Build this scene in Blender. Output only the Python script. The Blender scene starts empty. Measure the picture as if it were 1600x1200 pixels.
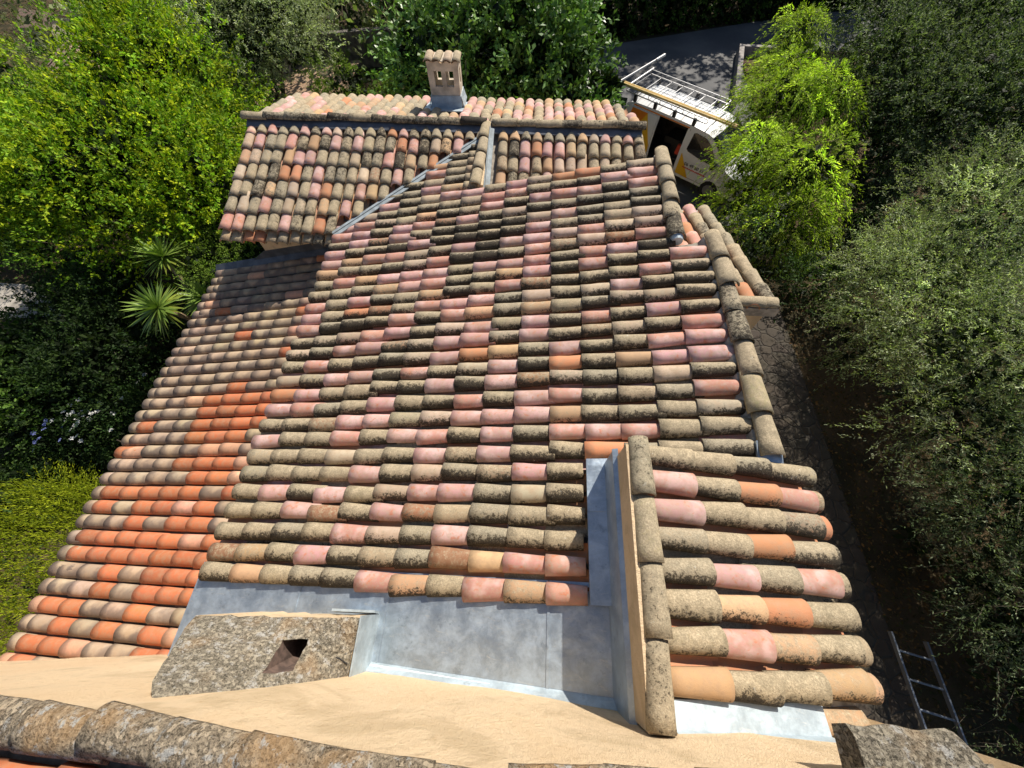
import bpy, math, random
import numpy as np
from math import sin, cos, pi, radians as R
rng = np.random.default_rng(11); random.seed(11)
SC = bpy.context.scene; COL = SC.collection

# ------------------------------------------------------------------ camera
def cam_axes(pitch, roll, yaw):
    cp, sp = cos(pitch), sin(pitch)
    r, d, f = np.array([1., 0, 0]), np.array([0, -sp, -cp]), np.array([0, cp, -sp])
    cr, sr = cos(roll), sin(roll)
    r2 = cr*r + sr*d; d2 = -sr*r + cr*d
    cy, sy = cos(yaw), sin(yaw)
    Z = np.array([[cy, -sy, 0], [sy, cy, 0], [0, 0, 1]])
    return Z@r2, Z@d2, Z@f
cr_, cd_, cf_ = cam_axes(R(61.2025), R(.70714), R(4.0424))
cam = bpy.data.cameras.new('camera'); camo = bpy.data.objects.new('camera', cam); COL.objects.link(camo)
import mathutils
camo.matrix_world = mathutils.Matrix(((cr_[0], -cd_[0], -cf_[0], 0), (cr_[1], -cd_[1], -cf_[1], 0), (cr_[2], -cd_[2], -cf_[2], 0), (0, 0, 0, 1)))
cam.sensor_width = 36; cam.lens = 36*625.04/1600; cam.clip_start = .05; cam.clip_end = 3000
SC.camera = camo

# ------------------------------------------------------------------ light
SUN = np.array([.48, .93, 1.0]); SUN /= np.linalg.norm(SUN)
elev = math.asin(SUN[2]); azi = math.atan2(SUN[0], SUN[1])
w = bpy.data.worlds.new('World'); SC.world = w; w.use_nodes = True
nt = w.node_tree; bg = nt.nodes['Background']
sky = nt.nodes.new('ShaderNodeTexSky'); sky.sky_type = 'NISHITA'; sky.sun_disc = False
sky.sun_elevation = elev; sky.sun_rotation = azi
nt.links.new(sky.outputs[0], bg.inputs[0]); bg.inputs[1].default_value = .075
sl = bpy.data.lights.new('sun', 'SUN'); sl.energy = 5.0; sl.angle = R(.5); sl.color = (1, .93, .82)
so = bpy.data.objects.new('sun', sl); COL.objects.link(so)
so.rotation_euler = mathutils.Vector(SUN).to_track_quat('Z', 'Y').to_euler()
SC.view_settings.view_transform = 'Standard'; SC.view_settings.look = 'None'
SC.view_settings.exposure = .46; SC.view_settings.gamma = 1; SC.view_settings.use_curve_mapping = False
SC.render.engine = 'CYCLES'; SC.cycles.max_bounces = 6; SC.cycles.transparent_max_bounces = 4

# ------------------------------------------------------------------ helpers
ORG = {}
def tag(o, label=None, cat=None, group=None, kind=None):
    if label: o['label'] = label
    if cat: o['category'] = cat
    if group: o['group'] = group
    if kind: o['kind'] = kind
    return o
def empty(name, loc, label, cat, rz=0, group=None):
    o = bpy.data.objects.new(name, None); COL.objects.link(o)
    o.location = loc; o.rotation_euler = (0, 0, rz); ORG[o.name] = np.array(loc, float)
    return tag(o, label, cat, group)
def mk(name, V, F, mat, parent=None, attrs=None, smooth=False, local=False, mats=None, mi=None):
    V = np.asarray(V, np.float32).reshape(-1, 3)
    org = np.zeros(3)
    if parent is not None:
        org = ORG[parent.name]
        if not local: V = V - org.astype(np.float32)
    me = bpy.data.meshes.new(name)
    if isinstance(F, np.ndarray):
        k = F.shape[1]; n = F.shape[0]
        me.vertices.add(len(V)); me.vertices.foreach_set('co', V.ravel())
        me.loops.add(n*k); me.loops.foreach_set('vertex_index', F.astype(np.int32).ravel())
        me.polygons.add(n); me.polygons.foreach_set('loop_start', np.arange(0, n*k, k, dtype=np.int32))
        me.update(calc_edges=True)
    else:
        me.from_pydata(V.tolist(), [], [tuple(int(i) for i in f) for f in F]); me.update()
    if smooth: me.polygons.foreach_set('use_smooth', [True]*len(me.polygons))
    if attrs:
        for k, a in attrs.items():
            at = me.attributes.new(k, 'FLOAT_COLOR', 'POINT')
            a = np.asarray(a, np.float32)
            if a.shape[1] == 3: a = np.hstack([a, np.ones((len(a), 1), np.float32)])
            at.data.foreach_set('color', a.ravel())
    for m in (mats or [mat]): me.materials.append(m)
    if mi is not None: me.polygons.foreach_set('material_index', np.asarray(mi, np.int32))
    o = bpy.data.objects.new(name, me); COL.objects.link(o)
    if parent is not None:
        o.parent = parent; ORG[o.name] = org
    return o
class MB:
    def __init__(s): s.V = []; s.F = []; s.M = []
    def add(s, V, F, m=0):
        b = len(s.V); s.V += [tuple(map(float, v)) for v in V]; s.F += [tuple(b+i for i in f) for f in F]; s.M += [m]*len(F)
    def box(s, a, b, m=0):
        x0, y0, z0 = a; x1, y1, z1 = b
        V = [(x0, y0, z0), (x1, y0, z0), (x1, y1, z0), (x0, y1, z0), (x0, y0, z1), (x1, y0, z1), (x1, y1, z1), (x0, y1, z1)]
        s.add(V, [(0, 3, 2, 1), (4, 5, 6, 7), (0, 1, 5, 4), (1, 2, 6, 5), (2, 3, 7, 6), (3, 0, 4, 7)], m)
    def prism(s, poly, vec, m=0):
        n = len(poly); P = [np.array(p, float) for p in poly]; Q = [p+np.array(vec, float) for p in P]
        F = [tuple(range(n)), tuple(reversed(range(n, 2*n)))] + [(i, i+n, (i+1) % n+n, (i+1) % n) for i in range(n)]
        s.add(P+Q, F, m)
    def tube(s, pts, rad, n=8, m=0, caps=True):
        pts = [np.array(p, float) for p in pts]; rad = [rad]*len(pts) if np.isscalar(rad) else rad
        V = []; F = []
        for i, p in enumerate(pts):
            d = pts[min(i+1, len(pts)-1)]-pts[max(i-1, 0)]; d /= np.linalg.norm(d)+1e-9
            u = np.cross(d, [0, 0, 1.]); 
            if np.linalg.norm(u) < .1: u = np.cross(d, [1., 0, 0])
            u /= np.linalg.norm(u); v = np.cross(d, u)
            for k in range(n):
                a = 2*pi*k/n; V.append(p+(u*cos(a)+v*sin(a))*rad[i])
        for i in range(len(pts)-1):
            for k in range(n):
                k2 = (k+1) % n; F.append((i*n+k, i*n+k2, (i+1)*n+k2, (i+1)*n+k))
        if caps: F += [tuple(reversed(range(n))), tuple(range((len(pts)-1)*n, len(pts)*n))]
        s.add(V, F, m)
    def build(s, name, mat, parent=None, **k):
        if isinstance(mat, list): return mk(name, s.V, s.F, None, parent, mats=mat, mi=s.M, **k)
        return mk(name, s.V, s.F, mat, parent, **k)

# ------------------------------------------------------------------ materials
def newmat(name):
    m = bpy.data.materials.new(name); m.use_nodes = True; t = m.node_tree
    return m, t, t.nodes['Principled BSDF']
def N(t, typ, **kw):
    n = t.nodes.new(typ)
    for k, v in kw.items():
        if k == 'inp':
            for kk, vv in v.items():
                if isinstance(vv, bpy.types.NodeSocket): t.links.new(vv, n.inputs[kk])
                else: n.inputs[kk].default_value = vv
        else: setattr(n, k, v)
    return n
def noise(t, sc, det=4, rough=.55, vec=None, dist=0):
    n = N(t, 'ShaderNodeTexNoise', inp={'Scale': sc, 'Detail': det, 'Roughness': rough, 'Distortion': dist})
    t.links.new(vec if vec else coord(t), n.inputs['Vector']); return n.outputs['Fac']
def coord(t):
    for n in t.nodes:
        if n.type == 'TEX_COORD': return n.outputs['Object']
    return t.nodes.new('ShaderNodeTexCoord').outputs['Object']
def ramp(t, f, a, b, lo=0., hi=1.):
    n = N(t, 'ShaderNodeMapRange', interpolation_type='SMOOTHSTEP', inp={0: f, 1: a, 2: b, 3: lo, 4: hi}); return n.outputs[0]
def mth(t, op, a, b=0., c=None):
    n = N(t, 'ShaderNodeMath', operation=op, inp={0: a, 1: b}); 
    if c is not None: n.inputs[2].default_value = c
    return n.outputs[0]
def mix(t, f, a, b, mode='MIX'):
    n = t.nodes.new('ShaderNodeMix'); n.data_type = 'RGBA'; n.blend_type = mode; n.clamp_factor = True
    for k, v in ((0, f), (6, a), (7, b)):
        if isinstance(v, bpy.types.NodeSocket): t.links.new(v, n.inputs[k])
        else: n.inputs[k].default_value = (v if k == 0 else (*v, 1))
    return n.outputs[2]
def bump(t, b, h, s, d):
    n = N(t, 'ShaderNodeBump', inp={'Strength': s, 'Distance': d, 'Height': h}); t.links.new(n.outputs[0], b.inputs['Normal']); return n
def plain(name, col, rough=.6, metal=0., nsc=0, namt=.25, bsc=0, bs=.3, bd=.01):
    m, t, b = newmat(name)
    b.inputs['Roughness'].default_value = rough; b.inputs['Metallic'].default_value = metal
    if nsc:
        f = noise(t, nsc, 6)
        c = mix(t, ramp(t, f, .3, .7), tuple(x*(1-namt) for x in col), tuple(min(1, x*(1+namt)) for x in col))
        t.links.new(c, b.inputs['Base Color'])
    else: b.inputs['Base Color'].default_value = (*col, 1)
    if bsc: bump(t, b, noise(t, bsc, 5), bs, bd)
    return m

# roof tile material: per tile colour in A (rgb, lichen), B = (random, along, north side, kind)
def tile_material():
    m, t, b = newmat('roof_tile')
    A = N(t, 'ShaderNodeAttribute', attribute_name='A'); B = N(t, 'ShaderNodeAttribute', attribute_name='B')
    sep = N(t, 'ShaderNodeSeparateColor'); t.links.new(B.outputs['Color'], sep.inputs[0])
    rnd, along, north = sep.outputs; kind = B.outputs['Alpha']; lich = A.outputs['Alpha']; base = A.outputs['Color']
    off = N(t, 'ShaderNodeVectorMath', operation='MULTIPLY_ADD'); t.links.new(B.outputs['Color'], off.inputs[0])
    off.inputs[1].default_value = (0, 0, 0); t.links.new(coord(t), off.inputs[2])
    comb = N(t, 'ShaderNodeCombineXYZ', inp={0: mth(t, 'MULTIPLY', rnd, 17.), 1: mth(t, 'MULTIPLY', rnd, 31.), 2: 0.})
    add = N(t, 'ShaderNodeVectorMath', operation='ADD'); t.links.new(coord(t), add.inputs[0]); t.links.new(comb.outputs[0], add.inputs[1]); v = add.outputs[0]
    n_lo = noise(t, 5, 3, .5, v); n_med = noise(t, 16, 6, .6, v, .3); n_fi = noise(t, 75, 5, .7, v); n_vf = noise(t, 240, 3, .6, v)
    # clay body
    c = mix(t, ramp(t, n_med, .35, .7), base, mix(t, .5, base, (.36, .24, .15)))
    c = mix(t, mth(t, 'MULTIPLY', ramp(t, n_fi, .5, .8), .25), c, (.2, .13, .08))
    # pink tiles: pale bloom and raw orange patches
    pk = ramp(t, mth(t, 'ABSOLUTE', mth(t, 'SUBTRACT', kind, .5)), .2, .1)
    c = mix(t, mth(t, 'MULTIPLY', pk, ramp(t, n_lo, .48, .66, 0, .55)), c, (.66, .47, .44))
    c = mix(t, mth(t, 'MULTIPLY', pk, ramp(t, n_med, .56, .68, 0, .6)), c, (.52, .15, .07))
    c = mix(t, mth(t, 'MULTIPLY', pk, ramp(t, noise(t, 30, 5, .7, v, .4), .46, .66, 0, .6)), c, (.40, .31, .24))
    # flame fired tiles: brown and sand shades along the tile
    fl = ramp(t, kind, .8, .95)
    band = mth(t, 'ADD', mth(t, 'MULTIPLY', n_lo, 1.1), mth(t, 'MULTIPLY', mth(t, 'SINE', mth(t, 'MULTIPLY_ADD', along, 6.3, 1.0)), .16))
    band = mth(t, 'ADD', band, mth(t, 'MULTIPLY', north, .42))  # heavier on the north side, partly that side's shading put into the colour
    c = mix(t, mth(t, 'MULTIPLY', mth(t, 'MULTIPLY', fl, lich), ramp(t, band, .52, .86, 0, .85)), c, (.12, .09, .08))
    # grey khaki lichen skin then black growth, heavier on the north side
    old = mth(t, 'SUBTRACT', 1., fl); old.node.use_clamp = True
    lk = mth(t, 'MULTIPLY', old, lich)
    n_pa = noise(t, 28, 5, .65, v, .5)
    skin = mix(t, ramp(t, n_med, .3, .65), (.37, .30, .20), (.58, .47, .315))
    skin = mix(t, ramp(t, rnd, .4, .95, 0, .5), skin, (.36, .34, .27))
    skin = mix(t, ramp(t, n_fi, .38, .70), mix(t, .55, skin, (.10, .08, .05)), skin)
    sk = ramp(t, mth(t, 'ADD', mth(t, 'MULTIPLY', n_pa, 1.1), lk), .95, 1.3)
    c = mix(t, mth(t, 'MULTIPLY', sk, .9), c, skin)
    s = mth(t, 'ADD', mth(t, 'MULTIPLY', n_pa, .75), mth(t, 'MULTIPLY', n_fi, .8))
    s = mth(t, 'ADD', s, mth(t, 'MULTIPLY', north, .62)); s = mth(t, 'ADD', s, mth(t, 'MULTIPLY', lk, .32))
    s = mth(t, 'ADD', s, mth(t, 'MULTIPLY', mth(t, 'SUBTRACT', rnd, .5), .22))
    nbig = noise(t, .9, 4, .6)
    s = mth(t, 'ADD', s, mth(t, 'MULTIPLY', mth(t, 'SUBTRACT', nbig, .5), .9))
    blk = mth(t, 'MULTIPLY', ramp(t, s, 1.40, 1.56), ramp(t, lk, .05, .3))
    c = mix(t, mth(t, 'MULTIPLY', blk, .95), c, mix(t, ramp(t, mth(t, 'ADD', mth(t, 'MULTIPLY', n_vf, .5), mth(t, 'MULTIPLY', n_fi, .5)), .44, .64), (.014, .011, .009), (.085, .065, .04)))
    # pale lichen patches
    pa = noise(t, 20, 4, .7, v, .8)
    c = mix(t, mth(t, 'MULTIPLY', ramp(t, mth(t, 'ADD', pa, mth(t, 'MULTIPLY', n_fi, .35)), .83, .90), ramp(t, lk, .4, .9, 0, .6)), c, (.50, .48, .42))
    t.links.new(c, b.inputs['Base Color'])
    b.inputs['Roughness'].default_value = .85; b.inputs['Specular IOR Level'].default_value = .25
    h = mth(t, 'ADD', mth(t, 'MULTIPLY', n_fi, .7), mth(t, 'MULTIPLY', n_vf, .3))
    bn = bump(t, b, h, .5, .009); t.links.new(ramp(t, lk, 0, 1, .15, 1.), bn.inputs['Strength'])
    return m
M_TILE = tile_material()

def zinc_material(name, col, rough, metal):
    m, t, b = newmat(name)
    n1 = noise(t, 5, 10, .75, None, .25); n2 = noise(t, 40, 4)
    c = mix(t, ramp(t, n1, .35, .7), tuple(x*.8 for x in col), tuple(min(1, x*1.2) for x in col))
    c = mix(t, ramp(t, n2, .6, .8, 0, .3), c, (.5, .48, .42))
    mp = N(t, 'ShaderNodeMapping'); mp.inputs['Scale'].default_value = (1.2, 7, 7); t.links.new(coord(t), mp.inputs[0])
    c = mix(t, ramp(t, noise(t, 4, 7, .75, mp.outputs[0], .8), .56, .68, 0, .55), c, (.60, .60, .56))
    c = mix(t, ramp(t, noise(t, 9, 6, .7), .58, .68, 0, .4), c, tuple(x*.45 for x in col))
    t.links.new(c, b.inputs['Base Color']); b.inputs['Metallic'].default_value = metal
    t.links.new(ramp(t, n1, .3, .7, rough-.08, rough+.12), b.inputs['Roughness'])
    bump(t, b, noise(t, 4, 3), .35, .03)
    return m
M_ZINC = zinc_material('zinc_sheet', (.40, .47, .54), .40, .7)
M_ZINCW = zinc_material('pale_zinc', (.42, .49, .53), .5, .35)
M_DULL = plain('dull_zinc', (.27, .31, .33), .75, .1, 9, .25)
M_LEAD = plain('lead_sheet', (.10, .11, .13), .5, .4, 6, .3)
def render_wall():
    m, t, b = newmat('peach_render')
    n1 = noise(t, 1.3, 6, .6, None, .6); n2 = noise(t, 24, 6, .7); n3 = noise(t, 110, 4, .7)
    mp = N(t, 'ShaderNodeMapping'); mp.inputs['Scale'].default_value = (2, 2, 9); t.links.new(coord(t), mp.inputs[0])
    n4 = noise(t, 3.5, 6, .7, mp.outputs[0], .4)
    c = mix(t, ramp(t, n1, .35, .7), (.78, .585, .37), (.84, .67, .46))
    c = mix(t, ramp(t, n1, .47, .62, 0, .55), c, (.50, .36, .20))
    c = mix(t, ramp(t, n2, .52, .7, 0, .35), c, (.55, .36, .18))
    c = mix(t, ramp(t, noise(t, 7, 7, .7, None, 1.2), .54, .70, 0, .4), c, (.50, .36, .21))
    c = mix(t, ramp(t, n3, .60, .72, 0, .35), c, (.42, .29, .16))
    t.links.new(c, b.inputs['Base Color']); b.inputs['Roughness'].default_value = .92; b.inputs['Specular IOR Level'].default_value = .15
    bump(t, b, mth(t, 'ADD', mth(t, 'ADD', n2, mth(t, 'MULTIPLY', n3, .8)), mth(t, 'MULTIPLY', noise(t, 7, 5, .6, None, .8), .9)), .75, .03)
    return m
M_WALL = render_wall()
def grey_render(name, hi, warm, pale):
    m, t, b = newmat(name)
    n1 = noise(t, 3.2, 5); n2 = noise(t, 34, 8, .8, None, .3); n3 = noise(t, 120, 5, .8)
    vo = N(t, 'ShaderNodeTexVoronoi', inp={'Scale': 55.}); t.links.new(coord(t), vo.inputs['Vector'])
    vs_ = N(t, 'ShaderNodeSeparateColor'); t.links.new(vo.outputs['Color'], vs_.inputs[0])
    g = mth(t, 'ADD', mth(t, 'MULTIPLY', n2, .55), mth(t, 'MULTIPLY', n3, .45))
    c = mix(t, ramp(t, g, .42, .58), tuple(x*.28 for x in hi), hi)
    c = mix(t, mth(t, 'MULTIPLY', ramp(t, vs_.outputs[0], .55, .95), .8), c, tuple(min(1, x*1.5) for x in hi))
    c = mix(t, ramp(t, n1, .5, .68, 0, warm), c, (.50, .31, .15))
    c = mix(t, ramp(t, mth(t, 'ADD', noise(t, 14, 5, .7), mth(t, 'MULTIPLY', n3, .3)), .69, .79, 0, pale), c, (.56, .54, .50))
    c = mix(t, ramp(t, n3, .44, .38, 0, .85), c, (.025, .022, .02))
    t.links.new(c, b.inputs['Base Color']); b.inputs['Roughness'].default_value = .95; b.inputs['Specular IOR Level'].default_value = .1
    bump(t, b, mth(t, 'ADD', mth(t, 'ADD', n2, mth(t, 'MULTIPLY', n3, .7)), mth(t, 'MULTIPLY', vo.outputs['Distance'], .5)), 1., .022)
    return m
M_GREY = grey_render('weathered_render', (.36, .315, .24), .35, .8)
M_CRUST = grey_render('lichen_crust', (.47, .38, .27), .7, .95)
def stone_material():
    m, t, b = newmat('crazy_paving')
    vo = N(t, 'ShaderNodeTexVoronoi', feature='DISTANCE_TO_EDGE', inp={'Scale': 4.6}); 
    dn = N(t, 'ShaderNodeVectorMath', operation='ADD'); t.links.new(coord(t), dn.inputs[0])
    nn = N(t, 'ShaderNodeTexNoise', inp={'Scale': 3.}); t.links.new(coord(t), nn.inputs['Vector'])
    sc = N(t, 'ShaderNodeVectorMath', operation='SCALE'); t.links.new(nn.outputs['Color'], sc.inputs[0]); sc.inputs['Scale'].default_value = .15
    t.links.new(sc.outputs[0], dn.inputs[1]); t.links.new(dn.outputs[0], vo.inputs['Vector'])
    v2 = N(t, 'ShaderNodeTexVoronoi', inp={'Scale': 4.6}); t.links.new(dn.outputs[0], v2.inputs['Vector'])
    c = mix(t, .10, mix(t, noise(t, 5, 7, .7), (.022, .018, .013), (.075, .058, .038)), v2.outputs['Color'], 'MULTIPLY')
    c = mix(t, ramp(t, vo.outputs['Distance'], .06, .01, 0, .5), c, (.03, .026, .02))
    t.links.new(c, b.inputs['Base Color']); b.inputs['Roughness'].default_value = .9
    bump(t, b, mth(t, 'ADD', ramp(t, vo.outputs['Distance'], 0, .09), mth(t, 'MULTIPLY', noise(t, 30, 5), .3)), .8, .03)
    return m
M_STONE = stone_material()
def ground_material(name, cols, sc=2.):
    m, t, b = newmat(name)
    n1 = noise(t, sc*.3, 5); n2 = noise(t, sc*4, 8, .7); n3 = noise(t, sc*30, 4, .7)
    c = mix(t, ramp(t, n1, .4, .62), cols[0], cols[1]); c = mix(t, ramp(t, n2, .5, .66, 0, .8), c, cols[2])
    c = mix(t, ramp(t, n3, .5, .7, 0, .5), c, tuple(x*1.8 for x in cols[2]))
    t.links.new(c, b.inputs['Base Color']); b.inputs['Roughness'].default_value = .95; b.inputs['Specular IOR Level'].default_value = .1
    bump(t, b, mth(t, 'ADD', n2, n3), .6, .05)
    return m
M_GROUND = ground_material('dry_earth', ((.04, .034, .02), (.10, .068, .038), (.045, .045, .02)))
M_SOIL = ground_material('brown_soil', ((.10, .06, .04), (.16, .10, .07), (.07, .045, .03)))
M_GRAVEL = ground_material('gravel', ((.36, .25, .17), (.44, .33, .24), (.30, .17, .09)))
def asphalt():
    m, t, b = newmat('asphalt')
    n1 = noise(t, .6, 6); n2 = noise(t, 60, 3)
    vo = N(t, 'ShaderNodeTexVoronoi', feature='DISTANCE_TO_EDGE', inp={'Scale': .7}); 
    nn = N(t, 'ShaderNodeTexNoise', inp={'Scale': 1.2, 'Detail': 4.}); t.links.new(coord(t), nn.inputs['Vector']); t.links.new(nn.outputs['Color'], vo.inputs['Vector'])
    c = mix(t, ramp(t, n1, .35, .65), (.075, .076, .08), (.125, .122, .12)); c = mix(t, ramp(t, n2, .55, .75, 0, .4), c, (.22, .21, .2))
    c = mix(t, ramp(t, vo.outputs['Distance'], .008, .002), c, (.025, .025, .025))
    t.links.new(c, b.inputs['Base Color']); b.inputs['Roughness'].default_value = .85; bump(t, b, n2, .4, .01)
    return m
M_ASPH = asphalt()
M_CONC = plain('concrete', (.32, .29, .25), .9, 0, 3, .3, 40, .4)
M_BARK = plain('bark', (.10, .08, .06), .95, 0, 9, .5, 20, .8, .02)
M_TWIG = plain('twig', (.17, .14, .10), .9)
def leaf_material(name, trans=.35, rough=.6, spec=.12):
    m, t, b = newmat(name)
    A = N(t, 'ShaderNodeAttribute', attribute_name='A')
    t.links.new(A.outputs['Color'], b.inputs['Base Color']); b.inputs['Roughness'].default_value = rough; b.inputs['Specular IOR Level'].default_value = spec
    tr = N(t, 'ShaderNodeBsdfTranslucent'); t.links.new(mix(t, 1., A.outputs['Color'], (1.0, 1.15, .45), 'MULTIPLY'), tr.inputs[0])
    mx = N(t, 'ShaderNodeMixShader'); mx.inputs[0].default_value = trans
    t.links.new(b.outputs[0], mx.inputs[1]); t.links.new(tr.outputs[0], mx.inputs[2]); t.links.new(mx.outputs[0], t.nodes['Material Output'].inputs[0])
    return m
M_LEAF = leaf_material('leaf'); M_GLOSS = leaf_material('glossy_leaf', .2, .4, .3); M_PETAL = leaf_material('petal', .3, .6)

# ------------------------------------------------------------------ roof tiles
def tile_template(L=.45, r0=.080, r1=.098, t=.013, na=10, nl=4, flat=.82):
    V = []; P = []
    for shell in (0, 1):
        for i in range(nl+1):
            s = i/nl; r = (r0+(r1-r0)*s)-shell*t
            for k in range(na+1):
                a = pi*k/na
                V.append((s*L, -cos(a)*r, sin(a)*r*flat)); P.append((s, .5+.5*cos(a)))   # second: 1 at -across side
    n = (nl+1)*(na+1); g = lambda sh, i, k: sh*n+i*(na+1)+k; F = []
    for i in range(nl):
        for k in range(na):
            F.append((g(0, i, k), g(0, i, k+1), g(0, i+1, k+1), g(0, i+1, k)))
            F.append((g(1, i, k), g(1, i+1, k), g(1, i+1, k+1), g(1, i, k+1)))
        F.append((g(0, i, 0), g(0, i+1, 0), g(1, i+1, 0), g(1, i, 0))); F.append((g(0, i, na), g(1, i, na), g(1, i+1, na), g(0, i+1, na)))
    for k in range(na):
        F.append((g(0, nl, k), g(0, nl, k+1), g(1, nl, k+1), g(1, nl, k))); F.append((g(0, 0, k), g(1, 0, k), g(1, 0, k+1), g(0, 0, k+1)))
    return np.array(V), np.array(F), np.array(P)
def pan_template(L=.42, r=.085, na=6):
    V = []; P = []
    for s in (0, 1):
        for k in range(na+1):
            a = pi*k/na; V.append((s*L, -cos(a)*r, -sin(a)*r*.55)); P.append((s, .5+.5*cos(a)))
    F = [(k, k+1, na+1+k+1, na+1+k) for k in range(na)]
    return np.array(V), np.array(F), np.array(P)
T_COVER = tile_template(); T_PAN = pan_template(); T_CAP = tile_template(.46, .092, .112, .014, 12, 4)
T_FLAME = tile_template(.45, .090, .099, .012, 10, 4, .80)
PAL = {'dust': (.44, .34, .25), 'lich': (.36, .29, .18), 'olive': (.31, .29, .19), 'pink': (.50, .285, .265), 'rose': (.49, .24, .19), 'orange': (.48, .21, .105),
       'tan': (.49, .31, .175), 'brown': (.27, .13, .07), 'sand': (.41, .31, .215), 'flame': (.50, .155, .065), 'salmon': (.60, .31, .20)}
LICH = {'dust': (.3, .65), 'lich': (.6, 1.05), 'olive': (.8, 1.1), 'pink': (0, .16), 'rose': (0, .22), 'orange': (.1, .35), 'tan': (.25, .6), 'brown': (.45, .8),
        'sand': (.6, 1.), 'flame': (.0, .25), 'salmon': (.2, .5)}
KND = {'pink': .5, 'rose': .5, 'sand': 1, 'flame': 1, 'salmon': 1}
class Tiles:
    """collects single curved tiles, each shaped, turned and coloured on its own, into one roof covering"""
    def __init__(s): s.V = []; s.F = []; s.A = []; s.B = []; s.n = 0
    def put(s, T, O, D, kind, up=(0, 0, 1), jit=1., nrm=None, north=None, flip=False, wig=True):
        V, F, P = T; D = np.array(D, float); D /= np.linalg.norm(D)
        Nn = np.array(up, float); Nn -= D*(Nn@D); Nn /= np.linalg.norm(Nn); Tt = np.cross(Nn, D)
        if wig:
            a = rng.normal(0, .022)*jit; D2 = D*cos(a)+Tt*sin(a); Tt = Tt*cos(a)-D*sin(a); D = D2
            a = rng.normal(0, .05)*jit; N2 = Nn*cos(a)+Tt*sin(a); Tt = Tt*cos(a)-Nn*sin(a); Nn = N2
            V = V*np.array([1+rng.normal(0, .008), 1+rng.normal(0, .035)*jit, 1+rng.normal(0, .06)*jit])
            O = np.array(O, float)+D*rng.normal(0, .008)*jit+Tt*rng.normal(0, .004)*jit+Nn*rng.normal(0, .003)*jit
        W = O+V[:, :1]*D+V[:, 1:2]*Tt+V[:, 2:3]*Nn
        if jit > 0:
            ph = rng.uniform(0, 6, 3); W = W+Nn*(.0022*np.sin(V[:, :1]*31+ph[0]+V[:, 1:2]*40)+.0015*np.sin(V[:, :1]*77+ph[1]))
        base = np.array(PAL[kind])*np.exp(rng.normal(0, .10))*np.exp(rng.normal(0, .03, 3))
        lo, hi = LICH[kind]; li = rng.uniform(lo, hi); rd = rng.uniform()
        nd = .5-.5*((P[:, 1]*2-1)*(-1)*Tt[1])   # faces -Y: 1
        nd = np.clip(nd, 0, 1) if north is None else np.full(len(V), north)
        s.V.append(W); s.F.append(F+s.n); s.n += len(V)
        s.A.append(np.hstack([np.tile(base, (len(V), 1)), np.full((len(V), 1), li)]))
        s.B.append(np.stack([np.full(len(V), rd), P[:, 0], nd, np.full(len(V), KND.get(kind, 0.))], 1))
    def build(s, name, parent):
        return mk(name, np.vstack(s.V), np.vstack(s.F), M_TILE, parent, {'A': np.vstack(s.A), 'B': np.vstack(s.B)}, smooth=True)
def pick(w):
    k = list(w); p = np.array([w[i] for i in k], float); return k[rng.choice(len(k), p=p/p.sum())]
OLDMIX = {'lich': .34, 'olive': .12, 'dust': .12, 'pink': .24, 'rose': .09, 'orange': .02, 'tan': .04, 'brown': .04}

AL = R(12.59); ca, sa = cos(AL), sin(AL)
UP = np.array([-sa, 0, ca]); SD = np.array([ca, 0, sa])       # main roof: normal, and direction up the slope (+X)
def mainpt(s, y, h=0.): return SD*s+np.array([0, y, 0])+UP*(-3.8+h)
def planez(x, H=3.8): return -H/ca+math.tan(AL)*x

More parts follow.
